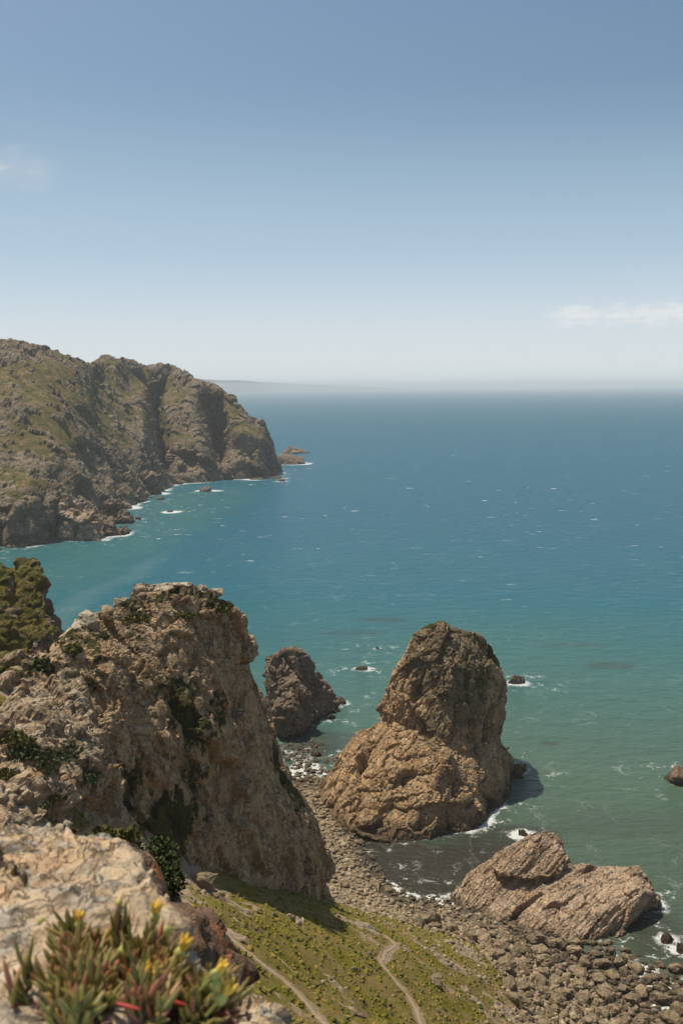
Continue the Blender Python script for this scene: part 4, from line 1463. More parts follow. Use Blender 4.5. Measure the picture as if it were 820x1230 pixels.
def skin_mesh(name, verts, edges, radii, root=0, sub=2):
    me = bpy.data.meshes.new(name)
    me.from_pydata(verts, edges, [])
    o = bpy.data.objects.new(name, me)
    COL.objects.link(o)
    o.modifiers.new('skin', 'SKIN')
    for i, r in enumerate(radii):
        sv = me.skin_vertices[0].data[i]
        sv.radius = (r, r) if not isinstance(r, tuple) else r
        sv.use_root = i == root
    sb = o.modifiers.new('sub', 'SUBSURF')
    sb.levels = sb.render_levels = sub
    dg = bpy.context.evaluated_depsgraph_get()
    out = bpy.data.meshes.new_from_object(o.evaluated_get(dg))
    bpy.data.objects.remove(o)
    out.polygons.foreach_set('use_smooth', np.full(len(out.polygons), True))
    return out


def person(loc, yaw, label, shirt, shorts, step=0.12, arm=0.15, h=1.7):
    root = bpy.data.objects.new('person', None)
    COL.objects.link(root)
    root.location = loc
    root.rotation_euler = (0, 0, yaw)
    root.scale = (h / 1.72,) * 3
    tag(root, label, 'person', 'people on the saddle')
    V, E, Rr_ = [], [], []

    def add(p, r, par=None):
        V.append(p)
        Rr_.append(r)
        if par is not None:
            E.append((par, len(V) - 1))
        return len(V) - 1
    pel = add((0, 0, .95), (.15, .10))
    wst = add((0, .0, 1.10), (.125, .09), pel)
    chs = add((0, .0, 1.30), (.16, .105), wst)
    nkb = add((0, .0, 1.44), (.07, .065), chs)
    nk = add((0, .01, 1.50), (.052, .055), nkb)
    hd = add((0, .02, 1.58), (.072, .085), nk)
    hd2 = add((0, .015, 1.67), (.068, .085), hd)
    add((0, .01, 1.715), (.04, .05), hd2)
    add((0, .105, 1.595), .014, hd)          # nose
    for s in (-1, 1):
        add((s * .078, .01, 1.60), .016, hd)  # ears
        sh = add((s * .17, 0, 1.40), .058, chs)
        el_ = add((s * .23, -.02 + arm * .2, 1.13), .042, sh)
        wr_ = add((s * .24, .06 + arm, .90), .028, el_)
        pm = add((s * .24, .08 + arm, .83), (.034, .018), wr_)
        for q in range(4):
            f0 = add((s * .24, .055 + arm + q * .018, .775), .0095, pm)
            add((s * .228, .058 + arm + q * .018, .735 + .006 * abs(q - 1.5)), .008, f0)
        th = add((s * .225, .12 + arm, .82), .010, pm)
        add((s * .222, .135 + arm, .785), .008, th)
        hp = add((s * .095, 0, .86), .092, pel)
        kn = add((s * .105, s * step * .5 + .02, .49), .058, hp)
        an = add((s * .105, s * step - .02, .09), .036, kn)
        ft = add((s * .11, s * step + .05, .045), (.04, .03), an)
        add((s * .115, s * step + .15, .03), (.038, .022), ft)
    link('body', skin_mesh('body', V, E, Rr_), M_SKIN, root)
    # shirt
    V2 = [(0, 0, 1.0), (0, 0, 1.12), (0, 0, 1.30), (0, .0, 1.43)]
    r2 = [(.165, .12), (.15, .112), (.18, .125), (.09, .085)]
    E2 = [(0, 1), (1, 2), (2, 3)]
    for s in (-1, 1):
        V2 += [(s * .175, 0, 1.395), (s * .21, -.01, 1.24)]
        r2 += [.075, .062]
        n_ = len(V2)
        E2 += [(2, n_ - 2), (n_ - 2, n_ - 1)]
    link('shirt', skin_mesh('shirt', V2, E2, r2, 1), shirt, root)
    V3 = [(0, 0, 1.02), (0, 0, .94)]
    r3 = [(.152, .108), (.165, .118)]
    E3 = [(0, 1)]
    for s in (-1, 1):
        V3 += [(s * .095, 0, .84), (s * .103, s * step * .35 + .01, .60)]
        r3 += [.108, .088]
        n_ = len(V3)
        E3 += [(1, n_ - 2), (n_ - 2, n_ - 1)]
    link('shorts', skin_mesh('shorts', V3, E3, r3, 0), shorts, root)
    link('hair', skin_mesh('hair', [(0, -.01, 1.60), (0, -.005, 1.68), (0, 0, 1.725)], [(0, 1), (1, 2)], [(.078, .085), (.08, .095), (.055, .065)], 0), M_HAIR, root)
    for s in (-1, 1):
        link('shoe', skin_mesh('shoe', [(s * .105, s * step - .04, .05), (s * .11, s * step + .06, .045), (s * .115, s * step + .15, .035)], [(0, 1), (1, 2)], [(.045, .045), (.046, .04), (.042, .028)], 0, 1), M_SHOE, root)
    return root


def crest_point(px, py0):
    for py in np.arange(py0 - 30, py0 + 60, 1.5):
        d = ray(px, py)
        h = cb.ray_cast(Vector((0, 0, CAMZ)), Vector(d).normalized())
        if h[0] is not None:
            return np.array(h[0])
    return P(px, py0, 125)


for (px, py, s_, an, lab) in [
    (197, 712, 2.0, (1.3, 1, .7), 'large rounded pale slab on the highest part of the cliff top'),
    (170, 716, 2.0, (1, .8, 1.0), 'jagged pale stone leaning at the left end of the cliff summit'),
    (228, 706, .9, (.6, .6, 1.1), 'small upright stone perched on the cliff summit'),
    (220, 712, 1.3, (1.2, .9, .6), 'flat pale stone just left of the small perched stone'),
    (242, 716, 1.2, (1, .8, .8), 'pale stone just right of the small perched stone'),
    (258, 722, 1.3, (1.1, .8, .7), 'grey stone beside the bright green cushion on the cliff shoulder'),
    (104, 742, 1.8, (1, .8, 1.0), 'big pinkish-white rounded stone on the left rim of the cliff'),
    (127, 738, 1.1, (1, .8, .8), 'small dark grey stone on the rim right of the big pinkish-white one'),
    (148, 730, 1.5, (1.1, .8, .8), 'pale stone on the rim climbing towards the cliff summit'),
    (92, 756, 1.4, (1.2, .8, .7), 'low pale stone on the rim nearest the saddle'),
    (182, 722, 1.4, (1.1, .8, .7), 'pale stone below the large slab of the cliff summit'),
    (210, 724, 1.1, (1.1, .8, .7), 'small pale stone below the flat stone of the cliff summit'),
]:
    p = crest_point(px, py)
    o = link('boulder', VARS[(px * 7) % len(VARS)].copy())
    o.data.materials.clear()
    o.data.materials.append(M_CREST)
    o.location = (p[0], p[1] + s_ * .5, p[2] - 0.1 * s_)
    s_ *= 1.35
    o.scale = tuple(s_ * q for q in an)
    o.rotation_euler = (random.uniform(-.2, .2), random.uniform(-.3, .3), random.uniform(0, 6.28))
    tag(o, lab, 'boulder', 'stones on the cliff top')

g1 = cliff_or_ground(46, 788)
D1 = g1[1]
for (px, yaw, lab, sh, st_, dd) in [(43.2, 2.9, 'walker in a white top and dark shorts, left of the pair on the saddle', M_WHITE, M_SHORT, 0), (48.8, 0.4, 'walker in a dark navy top and brown shorts, right of the pair on the saddle', M_NAVY, M_SHORT2, 0.9)]:
    p = P(px, 785, D1 + 0.6 + dd)
    zz = float(hgt(p[0], p[1]))
    hh_ = BV['spur'].ray_cast(Vector((p[0], p[1], 120)), Vector((0, 0, -1)))
    if hh_[0] is not None:
        zz = max(zz, hh_[0].z)
    person((p[0], p[1], zz + 0.02), yaw, lab, sh, st_)

# ------------------------------------------------------------------ foreground rocks
fo = [(-80, 1000, 4.3), (0, 990, 4.3), (60, 993, 4.3), (100, 996, 4.1), (125, 1006, 3.9), (162, 1022, 3.7), (190, 1046, 3.3), (204, 1076, 3.0), (205, 1100, 2.8), (262, 1210, 2.55), (275, 1280, 2.45),
      (-80, 1290, 2.1), (60, 1290, 2.05), (180, 1290, 2.2)]
base = [np.array([x_, y_, 96.8]) for (x_, y_) in [(-2.4, 1.6), (-2.4, 4.6), (-.2, 1.7), (-.35, 2.6), (-1.0, 4.2)]]
hf1 = pp(fo) + base
hf2 = pp([(66, 992, 4.2), (78, 979, 4.25), (92, 979, 4.25), (102, 995, 4.2), (84, 1004, 4.0)]) + [P(84, 1010, 4.4), P(70, 1005, 4.3)]
hf3 = pp([(150, 1050, 3.3), (168, 1036, 3.4), (190, 1044, 3.3), (206, 1076, 3.0), (196, 1096, 2.9), (150, 1090, 2.95)]) + [P(170, 1080, 3.4), P(190, 1090, 3.3)]
hf4 = pp([(-20, 1000, 4.0), (30, 988, 4.25), (60, 1000, 4.1), (60, 1040, 3.5), (10, 1045, 3.4)]) + [P(20, 1030, 4.4), P(20, 1060, 3.9)]
fore = rock_object('boulder', [hf1, hf2, hf3, hf4], 0.016,
                   [dict(L=0.42, tilt=0.14, jump=0.04, crack=0.07), dict(L=0.15, tilt=0.26, jump=0.07, crack=0.10), dict(L=0.05, tilt=0.35, jump=0.1, crack=0.12)],
                   M_FORE, fb=(0.5, 0.05), seed=3, shore=False, smooth_shade=True)
tag(fore, 'pale sandy and grey weathered boulder filling the bottom left corner, blurred, under the succulents', 'boulder')
dk = [(212, 1100, 5.6), (226, 1094, 5.9), (242, 1105, 6.0), (258, 1130, 6.0), (276, 1150, 6.0), (290, 1176, 5.9), (288, 1196, 5.6), (270, 1200, 5.4), (215, 1200, 4.9), (205, 1120, 5.2)]
r2o = rock_object('boulder', [pp(dk) + [P(230, 1120, 6.6), P(290, 1190, 6.6), np.array([-1.3, 5.6, 93.5]), np.array([-.5, 5.8, 93.3]), np.array([-.8, 6.4, 93.4])]], 0.03,
                  [dict(L=0.6, tilt=0.4, jump=0.1, crack=0.1), dict(L=0.22, tilt=0.5, jump=0.16, crack=0.12)],
                  rock_mat('brown_lichen_rock', (0.24, 0.15, 0.10), (0.15, 0.10, 0.07), (0.27, 0.23, 0.19), orange=(0.55, 0.17, 0.05), orange_amt=0.9, s=5.0, bumpd=0.03, wet=False), fb=(0.7, 0.1), seed=5, shore=False, smooth_shade=True)
tag(r2o, 'dark brown boulder with orange lichen just beyond the succulents, beside the path', 'boulder')
r3o = rock_object('boulder', [pp([(276, 1204, 3.6), (292, 1197, 3.8), (312, 1202, 3.8), (322, 1215, 3.7), (325, 1250, 3.4), (275, 1250, 3.3)]) + [P(300, 1215, 4.2), np.array([-.45, 3.5, 96.2]), np.array([-.2, 3.6, 96.2]), np.array([-.3, 3.9, 96.2])]], 0.02,
                  [dict(L=0.3, tilt=0.35, jump=0.1, crack=0.08), dict(L=0.1, tilt=0.5, jump=0.12, crack=0.1)], M_FORE, fb=(0.3, 0.03), seed=7, shore=False, smooth_shade=True)
tag(r3o, 'small rounded pale boulder at the bottom edge right of the succulents', 'boulder')
FB = bvh(fore)
lg = [(95, 1018, 7.6), (130, 1018, 8.0), (178, 1046, 9.3), (208, 1076, 9.9), (214, 1092, 9.4), (185, 1080, 8.6), (120, 1050, 7.2), (150, 1035, 9.2)]
r4o = rock_object('boulder', [pp(lg) + [np.array([q_[0], q_[1] + .1, 90.2]) for q_ in pp(lg)[:7]]], 0.05,
                  [dict(L=0.8, tilt=0.25, jump=0.1, crack=0.1), dict(L=0.3, tilt=0.3, jump=0.12, crack=0.1)], r2o.data.materials[0], fb=(0.8, 0.08), seed=9, shore=False, smooth_shade=True)
tag(r4o, 'brown ledge under the dark bushes, almost hidden behind the pale foreground boulder', 'boulder')
bush(P(180, 1046, 9.2), 0.24, 'dark green bush peeking over the far edge of the pale foreground boulder', 21, M_BUSH, 1.1, 1200, 0.10)
bush(P(126, 1016, 7.9), 0.22, 'yellow-green low bush along the far edge of the pale foreground boulder', 22, M_BUSHY, .5, 700, 0.12)
bush(P(199, 1069, 9.6), 0.24, 'deep green bush between the pale foreground boulder and the grass', 23, M_BUSH, 1.1, 900, 0.10)


# ------------------------------------------------------------------ succulents
def succ_mat():
    m, t = new_mat('succulent_leaf')
    a = t.attr('along')
    tn = t.attr('tone')
    pos = t.n('ShaderNodeNewGeometry').outputs['Position']
    n = t.noise(pos, 40, 3, 0.6)
    c = t.mix(t.mapr(tn, 0.0, 0.55), (0.10, 0.125, 0.025), (0.27, 0.255, 0.06))
    c = t.mix(t.mapr(tn, 0.58, 0.82), c, (0.36, 0.12, 0.08))
    c = t.mix(t.mapr(a, 0.6, 1.0, 0, 0.6), c, (0.38, 0.19, 0.06))
    c = t.mix(t.mapr(a, 0.25, 0.0, 0, 0.6), c, (0.16, 0.07, 0.045))
    c = t.mix(t.mapr(n, 0.4, 0.7, 0, 0.35), c, (0.34, 0.31, 0.15))
    b = t.n('ShaderNodeBsdfPrincipled', Base__Color=c, Roughness=0.5)
    b.inputs['Subsurface Weight'].default_value = 0.0
    t.n('ShaderNodeOutputMaterial', Surface=b)
    return m


M_SUCC = succ_mat()
M_PETAL = mat_plain('yellow_petal', (0.80, 0.52, 0.07), 0.5)
M_BUD = mat_plain('pale_green_bud', (0.42, 0.42, 0.11), 0.5)
M_RED = mat_plain('red_leaf', (0.5, 0.05, 0.03), 0.5)
M_RSTEM = mat_plain('red_brown_stem', (0.17, 0.06, 0.045), 0.6)


def leaf_geo(base, dirv, L, w_, curl, rr, segs=7, rings=6):
    """a fat curved finger leaf"""
    dirv = dirv / np.linalg.norm(dirv)
    side = np.cross(dirv, np.array([0, 0, 1.0]) + rr.normal(size=3) * .2)
    side /= np.linalg.norm(side)
    up = np.cross(side, dirv)
    Vl, along = [], []
    for i in range(segs + 1):
        u = i / segs
        c = base + dirv * L * u + up * curl * L * u * u
        tdir = dirv + up * curl * 2 * u
        tdir /= np.linalg.norm(tdir)
        b2 = np.cross(side, tdir)
        wd = w_ * (0.65 + 0.5 * math.sin(min(1, u * 1.25) * math.pi * .75)) * (1 - u ** 4) ** .6 + 0.0006
        for k in range(rings):
            a = 2 * math.pi * k / rings
            tri = 1 - 0.22 * math.cos(3 * a)
            Vl.append(c + side * math.cos(a) * wd * tri + b2 * math.sin(a) * wd * tri)
            along.append(u)
    Fl = []
    for i in range(segs):
        for k in range(rings):
            a, b_ = i * rings + k, i * rings + (k + 1) % rings
            Fl.append([a, b_, b_ + rings, a + rings])
    return np.array(Vl), np.array(Fl), np.array(along)


class Acc:
    def __init__(s):
        s.V, s.F, s.A, s.T, s.off = [], [], [], [], 0

    def add(s, V, F, A, T):
        s.V.append(V)
        s.F.append(F + s.off)
        s.A.append(A)
        s.T.append(np.full(len(V), T))
        s.off += len(V)

    def mesh(s, name):
        me = mk_mesh(name, np.concatenate(s.V), np.concatenate(s.F))
        fattr(me, 'along', np.concatenate(s.A))
        fattr(me, 'tone', np.concatenate(s.T))
        smooth(me)
        return me


def fore_hit(px, py):
    d = ray(px, py)
    h = FB.ray_cast(Vector((0, 0, CAMZ)), Vector(d).normalized())
    return np.array(h[0]) if h[0] is not None else P(px, py, 2.5)


rr = np.random.default_rng(77)
CAMR = np.array(RM.col[0])


def shoot(acc, p, n, L, lean, tone0):
    """opposite pairs of leaves up a short stem"""
    ax = np.array([lean[0], lean[1], 1.0]) + rr.normal(size=3) * .42
    ax /= np.linalg.norm(ax)
    ph = rr.uniform(0, 6.28)
    for k in range(n):
        q = p + ax * (L * 0.32 * k)
        for s in (0, math.pi):
            a = ph + k * math.pi / 2 + s
            u = np.array([math.cos(a), math.sin(a), 0])
            spread = rr.uniform(.25, .75) * (1 - 0.5 * k / n)
            dv = ax + u * spread
            V, F, A = leaf_geo(q, dv, L * rr.uniform(.75, 1.1), 0.0055 * rr.uniform(.8, 1.25), 0.12, rr)
            acc.add(V, F, A, np.clip(tone0 + rr.normal() * .22, 0, 1))
    return p + ax * L * 0.32 * n


def plant(name, label, poly_pts, nsh, buds, lean=(0.0, 0.0)):
    c0 = fore_hit(*poly_pts[0])
    root = bpy.data.objects.new('ice_plant', None)
    COL.objects.link(root)
    root.location = tuple(c0)
    tag(root, label, 'succulent', 'succulents on the foreground boulder')
    acc, stems = Acc(), Acc()
    P0 = np.array(poly_pts, float)
    for i in range(nsh):
        wts = rr.dirichlet(np.ones(len(P0)) * .8)
        q = wts @ P0 + rr.normal(size=2) * 9
        b0 = fore_hit(q[0], min(q[1] + 18, 1290))
        b0[2] -= 0.01
        shoot(acc, b0 + np.array([0, 0, rr.uniform(-.005, .02)]), rr.integers(2, 4), rr.uniform(.056, .088), (lean[0] + rr.normal() * .3, lean[1] + rr.normal() * .2), rr.uniform(.1, .8))
        dv = np.array([rr.normal(), rr.normal(), .25])
        V, F, A = leaf_geo(b0 - np.array([0, 0, .004]), dv, .10, .0035, .0, rr, 6, 5)
        stems.add(V, F, A, .5)
    me = acc.mesh('foliage')
    me.transform(Matrix.Translation(-Vector(c0)))
    link('foliage', me, M_SUCC, root)
    me = stems.mesh('stem')
    me.transform(Matrix.Translation(-Vector(c0)))
    link('stem', me, M_RSTEM, root)
    for (bx, by, kind, s_, tiltx) in buds:
        g0 = fore_hit(bx, by)
        # lift towards the camera so that the bud tops the leaves
        cdir = np.array([0, 0, CAMZ]) - g0
        cdir /= np.linalg.norm(cdir)
        c = g0 + cdir * rr.uniform(.12, .15)
        ax = np.array([tiltx, -.1, 1.0])
        ax /= np.linalg.norm(ax)
        ac = Acc()
        s_ *= 1.35
        L = 0.022 * s_
        if kind in ('bud', 'flower'):
            V, F, A = leaf_geo(c - ax * L, ax, L * 1.25, .0095 * s_, .0, rr, 8, 8)
            ac.add(V, F, A, .5)
            V, F, A = leaf_geo(c - ax * (L + .05), ax, .055, .0028, .0, rr, 4, 6)
            ac.add(V, F, A, .5)
            me = ac.mesh('bud')
            me.transform(Matrix.Translation(-Vector(c0)))
            ob = link('bud', me, M_BUD, root)
        if kind == 'flower':
            ac = Acc()
            for k in range(5):
                a = k * 1.257 + rr.uniform(0, .5)
                dv = ax + np.array([math.cos(a), math.sin(a), 0]) * .42
                V, F, A = leaf_geo(c - ax * .004, dv, .034 * s_, .0042 * s_, .05, rr, 6, 6)
                ac.add(V, F, A, .5)
            me = ac.mesh('petal')
            me.transform(Matrix.Translation(-Vector(c0)))
            link('petals', me, M_PETAL, ob)
        if kind == 'red':
            V, F, A = leaf_geo(c, np.array([tiltx, -.1, -.25]), .05 * s_, .004, .1, rr)
            ac.add(V, F, A, .5)
            me = ac.mesh('leaf')
            me.transform(Matrix.Translation(-Vector(c0)))
            link('leaf', me, M_RED, root)
    return root


plant('ice_plant', 'left succulent clump of grey-green finger leaves with one long red leaf, on the pale boulder',
      [(78, 1115), (100, 1092), (68, 1165), (65, 1225), (115, 1190), (125, 1250), (145, 1100), (85, 1260)], 140,
      [(96, 1107, 'flower', .9, 0), (72, 1180, 'red', .8, .6), (88, 1138, 'bud', 1.1, .1), (50, 1104, 'bud', .8, 0), (62, 1148, 'red', 1.0, 1.0), (144, 1082, 'bud', .8, .3)], (0, 0))
plant('ice_plant', 'middle succulent clump with yellow-orange half-open flowers and a red bud, on the pale boulder',
      [(170, 1145), (195, 1120), (155, 1200), (195, 1215), (175, 1255), (220, 1150), (155, 1115)], 125,
      [(152, 1138, 'bud', 1.2, .5), (187, 1098, 'flower', 1.0, .1), (201, 1114, 'bud', .9, 0), (165, 1170, 'bud', 1.2, .2), (178, 1177, 'flower', 1.35, .6), (155, 1165, 'red', .8, 1.0), (200, 1200, 'red', .8, .8), (140, 1205, 'red', .9, .9)], (.1, 0))
plant('ice_plant', 'right succulent clump of bright green leaves with yellow buds at the boulder edge',
      [(235, 1170), (250, 1200), (265, 1235), (220, 1205), (230, 1255), (262, 1195)], 85,
      [(219, 1140, 'flower', 1.1, .5), (216, 1170, 'bud', 1.0, .2), (262, 1166, 'flower', .9, .9), (263, 1178, 'bud', 1.1, .5), (270, 1194, 'flower', 1.1, .8), (250, 1200, 'bud', .9, .4)], (.2, 0))
plant('ice_plant', 'single small succulent sprig sticking out to the left over bare rock',
      [(28, 1176), (40, 1186), (52, 1192)], 5, [], (-.7, 0))

# ------------------------------------------------------------------ distant coast
V, F = [], []
cl = [(235, 471.5), (262, 471), (290, 471), (320, 470), (350, 469), (380, 468), (410, 467.4), (440, 466.8), (470, 466.3), (492, 465.9)]
ch = [(235, 455), (262, 457), (290, 457.5), (320, 459.5), (350, 461), (380, 462.3), (410, 463.6), (440, 465.0), (470, 466.1), (492, 466.9)]
rows = []
for (a, b_) in zip(cl, ch):
    w0 = W(a[0], min(a[1], 900), 0) if a[1] > 466.5 else None
    Dw = w0[1] if w0 is not None else 32000
    Dw = min(max(Dw * 0.8, 6500), 26000)
    p0 = P(a[0], a[1], Dw)
    p0[2] = -6
    t1_ = P(b_[0], b_[1], Dw + 1500)
    mid = (p0 * .75 + t1_ * .25)
    mid[1] = Dw + 30
    bk = t1_ + np.array([300, 2500, -10])
    bk[2] = -2
    rows.append([p0, mid, (mid + t1_) / 2 + np.array([0, 0, 3]), t1_, bk])
G = cr(np.array(rows), 160)
G = cr(np.swapaxes(G, 0, 1), 40)
Vd = G.reshape(-1, 3)
ii = np.arange(40 * 160).reshape(40, 160)
Fd = np.stack([ii[:-1, :-1], ii[:-1, 1:], ii[1:, 1:], ii[1:, :-1]], -1).reshape(-1, 4)
Vd[:, 2] += 9 * fbm(Vd, 500, 4, 0.5, 81) * sstep(1, 30, Vd[:, 2])
me = mk_mesh('distant_coast', Vd, Fd)
sand = sstep(12, 5, Vd[:, 2]) * sstep(0.1, 0.2, fbm(Vd * np.array([1, 1, 0]), 900, 3, 0.5, 82))
c_sd = P(297, 464, Vd[:, 1].min())
sand = np.maximum(sand, np.exp(-((Vd[:, 0] / Vd[:, 1] - (297 - 410) / FPX) / 0.010) ** 2) * sstep(34, 12, Vd[:, 2]))
fattr(me, 'sand', sand)
m, t = new_mat('distant_land')
pos = t.n('ShaderNodeNewGeometry').outputs['Position']
c = t.mix(t.mapr(t.noise(pos, 0.004, 6, 0.7), 0.4, 0.6), (0.02, 0.024, 0.014), (0.06, 0.05, 0.03))
c = t.mix(t.mapr(t.m('ADD', t.attr('sand'), t.m('MULTIPLY', t.m('SUBTRACT', t.noise(pos, 0.01, 4, 0.6), 0.5), 0.8)), 0.45, 0.6), c, (0.62, 0.50, 0.36))
t.n('ShaderNodeOutputMaterial', Surface=t.n('ShaderNodeBsdfPrincipled', Base__Color=c, Roughness=1.0))
tag(link('distant_coast', me, m), 'faint low coast with a pale sand beach on the horizon', kind='structure')

# ------------------------------------------------------------------ the sea
rad = np.concatenate([np.arange(60, 420, 0.95), np.arange(420, 1500, 4.0), np.geomspace(1500, 62000, 60)])
ang = np.concatenate([np.linspace(-100, -26, 40, endpoint=False), np.linspace(-26, 26, 250), np.linspace(26, 100, 41)[1:]])
AR, RR = np.meshgrid(np.radians(ang), rad)
xs, ys = (RR * np.sin(AR)).ravel(), (RR * np.cos(AR)).ravel()
V = np.c_[xs, ys, np.zeros(len(xs))]
ii = np.arange(len(xs)).reshape(len(rad), len(ang))
F = np.stack([ii[:-1, :-1], ii[:-1, 1:], ii[1:, 1:], ii[1:, :-1]], -1).reshape(-1, 4)[:, ::-1]
shp = np.concatenate(SHORE)
kd = KDTree(len(shp))
for i, p in enumerate(shp):
    kd.insert((p[0], p[1], 0), i)
kd.balance()
dist = np.full(len(xs), 60.0)
nearm = (RR.ravel() < 1450) & (np.abs(AR.ravel()) < R_(32))
for i in np.nonzero(nearm)[0]:
    dist[i] = min(60.0, kd.find((xs[i], ys[i], 0))[2])
fs = np.clip(RR.ravel() / 260, 0.8, 3.2)
# water colours
q3 = np.c_[xs, ys, np.zeros(len(xs))]
lr_ = np.log(np.maximum(RR.ravel() - 30 * sstep(-40, 40, xs) * sstep(600, 200, ys), 50))
lrs = [math.log(v) for v in (150, 230, 330, 480, 800, 1600, 5000, 60000)]
cs = np.array([(.055, .082, .045), (.062, .110, .065), (.036, .116, .090), (.004, .100, .117), (.002, .088, .116), (.004, .092, .125), (.008, .092, .130), (.012, .09, .13)])
tint = np.stack([np.interp(lr_ + 0.10 * fbm(q3, 120, 3, 0.5, 91), lrs, cs[:, k]) for k in range(3)], 1)


def blend(mask, c):
    global tint
    tint = tint * (1 - mask[:, None]) + np.array(c) * mask[:, None]


# silty water left of the current line in the bay
la, lb, lc = W(70, 738, 0), W(170, 690, 0), W(300, 612, 0)
line = [(-120, W(40, 755, 0)[1] - 20), tuple(la[:2]), tuple(lb[:2]), tuple(lc[:2]), tuple(W(345, 585, 0)[:2])]


def side(poly, x, y):
    X = np.array([p[0] for p in poly])
    Y = np.array([p[1] for p in poly])
    d = seg_dist(x, y, poly)
    yi = np.interp(x, X, Y)
    return np.where(y > yi, d, -d)


jx, jy = 14 * fbm(q3, 60, 4, 0.6, 92), 14 * fbm(q3, 60, 4, 0.6, 93)
sdl = side(line, xs + jx, ys + jy)
msk = sstep(-8, 30, sdl) * sstep(1150, 850, RR.ravel()) * sstep(-40, -105, xs + 1.2 * jx)
blend(msk * (0.75 + 0.4 * fbm(q3, 45, 3, 0.5, 94)), (.028, .115, .10))
blend(sstep(12, 2, np.abs(sdl - 3)) * sstep(-90, -110, xs) * sstep(640, 560, ys) * 0.25, (.13, .20, .17))
# brown weed beds close under the water
for (px, py, rx, ry, a) in [(520, 1045, 20, 11, 1.0), (570, 1030, 18, 9, 1), (470, 1030, 12, 14, 1), (600, 1008, 14, 8, .8), (540, 1070, 12, 8, 1), (455, 1000, 8, 14, .8), (500, 1070, 13, 7, 1), (440, 1050, 6, 10, .8), (650, 1005, 7, 5, .5),
                            (730, 800, 9, 5, .55), (690, 775, 14, 4, .3), (460, 745, 12, 5, .45), (425, 760, 14, 4, .3), (740, 990, 20, 8, .25), (660, 893, 3, 2, .6), (400, 890, 12, 10, .5), (800, 1130, 8, 10, .6), (560, 428, 1, 1, 0),
                            (280, 615, 15, 5, .3), (370, 905, 9, 12, .6)]:
    c = W(px, py, 0)
    d = np.hypot((xs - c[0]) / rx, (ys - c[1]) / ry) + 0.55 * fbm(q3, 9, 4, 0.6, 95)
    blend(np.clip(a * sstep(1.3, 0.5, d), 0, 1), (.036, .036, .024))
me = mk_mesh('sea', V, F)
fattr(me, 'shore', dist / fs)
fn_ = fbm(q3, 38, 3, 0.5, 97)
_c = W(372, 885, 0)
fattr(me, 'surf', np.clip(0.5 + 1.6 * fn_ - 0.7 * np.exp(-((xs - _c[0]) ** 2 + (ys - _c[1]) ** 2) / 20.0 ** 2), 0, 1))
cattr(me, 'tint', np.clip(tint * np.array([1.0, 0.97, 1.14]), 0.01, 1))
smooth(me)
m, t = new_mat('sea_water')
geo = t.n('ShaderNodeNewGeometry')
pos = geo.outputs['Position']
camd = t.n('ShaderNodeVectorMath', {'operation': 'LENGTH'})
t.put(camd.inputs[0], pos)
dst = camd.outputs['Value']
sw = t.scale3(pos, 1, 2.1, 1, (0, 0, 0.35))
w1 = t.noise(sw, 0.075, 3, 0.6, 0.3)
w2 = t.noise(sw, 0.35, 4, 0.6, 0.2)
w3 = t.noise(t.scale3(pos, 1, 1.5, 1, (0, 0, -0.5)), 1.5, 4, 0.65)
farf = t.mapr(dst, 250, 1500, 1.0, 0.35)
hgt_ = t.m('ADD', t.m('MULTIPLY', w1, 2.6), t.m('ADD', t.m('MULTIPLY', w2, 0.9), t.m('MULTIPLY', w3, 0.22)))
nb_ = t.bump(hgt_, t.m('MULTIPLY', farf, 0.62), 1.0)
tint_ = t.attr('tint', 0)
patch = t.noise(sw, 0.012, 5, 0.65, 0.6)
tint_ = t.mix(t.mapr(patch, 0.35, 0.65, 0.25, 0.0), tint_, t.mix(1.0, tint_, (0.72, 0.76, 0.8), 'MULTIPLY'))
tint_ = t.mix(t.mapr(w2, 0.3, 0.6, 0.22, 0.0), tint_, t.mix(1.0, tint_, (0.6, 0.66, 0.7), 'MULTIPLY'))
# foam against the rocks
sh = t.attr('shore')
f1n = t.noise(pos, 0.55, 6, 0.72, 1.0)
f2n = t.noise(pos, 0.16, 4, 0.6, 0.5)
lim = t.m('SUBTRACT', t.m('MULTIPLY', t.attr('surf'), 3.9), 2.1)
fo_ = t.mapr(t.m('SUBTRACT', t.m('ADD', sh, t.m('MULTIPLY', t.m('SUBTRACT', f1n, 0.5), 7.0)), lim), -0.3, 1.4, 0.75, 0, True)
lace = t.m('MULTIPLY', t.mapr(sh, 4, 14, 1, 0), t.mapr(t.m('MULTIPLY', f1n, t.mapr(f2n, 0.35, 0.7, 0.6, 1.25)), 0.56, 0.68, 0, 0.55, True))
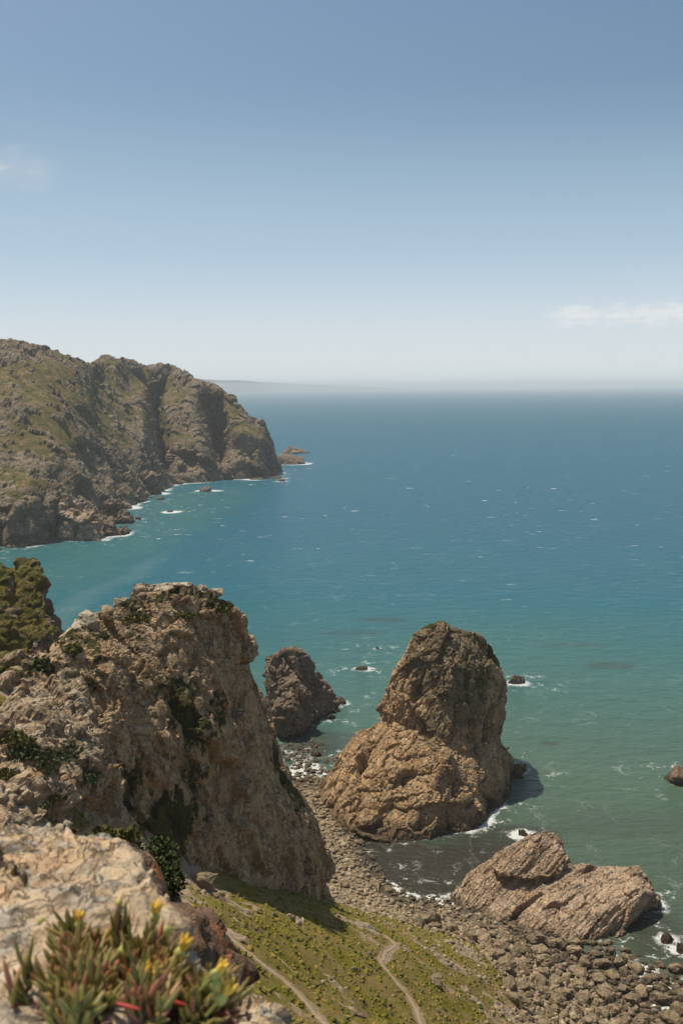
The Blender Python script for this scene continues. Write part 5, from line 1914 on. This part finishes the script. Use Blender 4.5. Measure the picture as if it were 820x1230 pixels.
# whitecaps: short streaks across the wind, bigger cells far out
wc = t.scale3(pos, 0.55, 1.3, 1, (0, 0, 0.3))
wcn = t.noise(wc, 0.16, 5, 0.72, 0.6)
wcl = t.noise(pos, 0.006, 3, 0.6)
wcn = t.noise(t.scale3(pos, 0.6, 1.0, 1, (0, 0, 0.3)), 0.085, 4, 0.75, 0.3)
caps = t.m('MULTIPLY', t.mapr(wcn, 0.65, 0.68, 0, 0.85), t.m('MULTIPLY', t.mapr(wcl, 0.42, 0.6, 0.4, 1), t.mapr(dst, 380, 700, 0, 1)))
wcn2 = t.noise(wc, 0.6, 5, 0.72, 0.6)
caps2 = t.m('MULTIPLY', t.mapr(wcn2, 0.70, 0.73, 0, 0.7), t.mapr(dst, 900, 350, 0, 0.9))
# thin foam threads drifting in the bay
th_ = t.m('ABSOLUTE', t.m('SUBTRACT', t.noise(t.scale3(pos, 1, 1, 1, (0, 0, 0)), 0.022, 6, 0.62, 1.5), 0.5))
thr_ = t.m('MULTIPLY', t.mapr(th_, 0.0, 0.010, 0.13, 0), t.m('MULTIPLY', t.mapr(f2n, 0.45, 0.62, 0, 1), t.mapr(dst, 1300, 700, 0, 1)))
foam = t.m('MAXIMUM', t.m('MAXIMUM', fo_, lace), t.m('MAXIMUM', caps, t.m('MAXIMUM', caps2, thr_)))
colr = t.mix(t.m('MULTIPLY', foam, 0.85), tint_, (0.78, 0.8, 0.8))
b = t.n('ShaderNodeBsdfPrincipled', Base__Color=colr, Specular__IOR__Level=0.22, Roughness=t.mapr(foam, 0, 1, 0.16, 0.9), Normal=nb_, IOR=1.33)
t.put(b.inputs['Roughness'], t.m('MAXIMUM', t.mapr(dst, 200, 3000, 0.3, 0.6), t.m('MULTIPLY', foam, 0.9)))
t.n('ShaderNodeOutputMaterial', Surface=b)
tag(link('sea', me, m), 'teal sea, green and brown over the shallows', kind='structure')

# ------------------------------------------------------------------ haze
bm = bmesh.new()
bmesh.ops.create_cube(bm, size=1)
for v in bm.verts:
    v.co = Vector((v.co.x * 130000, v.co.y * 130000, -12.0 if v.co.z < 0 else 185.0))
me = bpy.data.meshes.new('haze')
bm.to_mesh(me)
bm.free()
m, t = new_mat('sea_haze')
pv = t.n('ShaderNodeVolumePrincipled', Color=(0.86, 0.90, 0.94), Density=0.000088, Anisotropy=0.0)
t.n('ShaderNodeOutputMaterial', Volume=pv)
tag(link('haze', me, m), 'thin sea haze', kind='stuff')
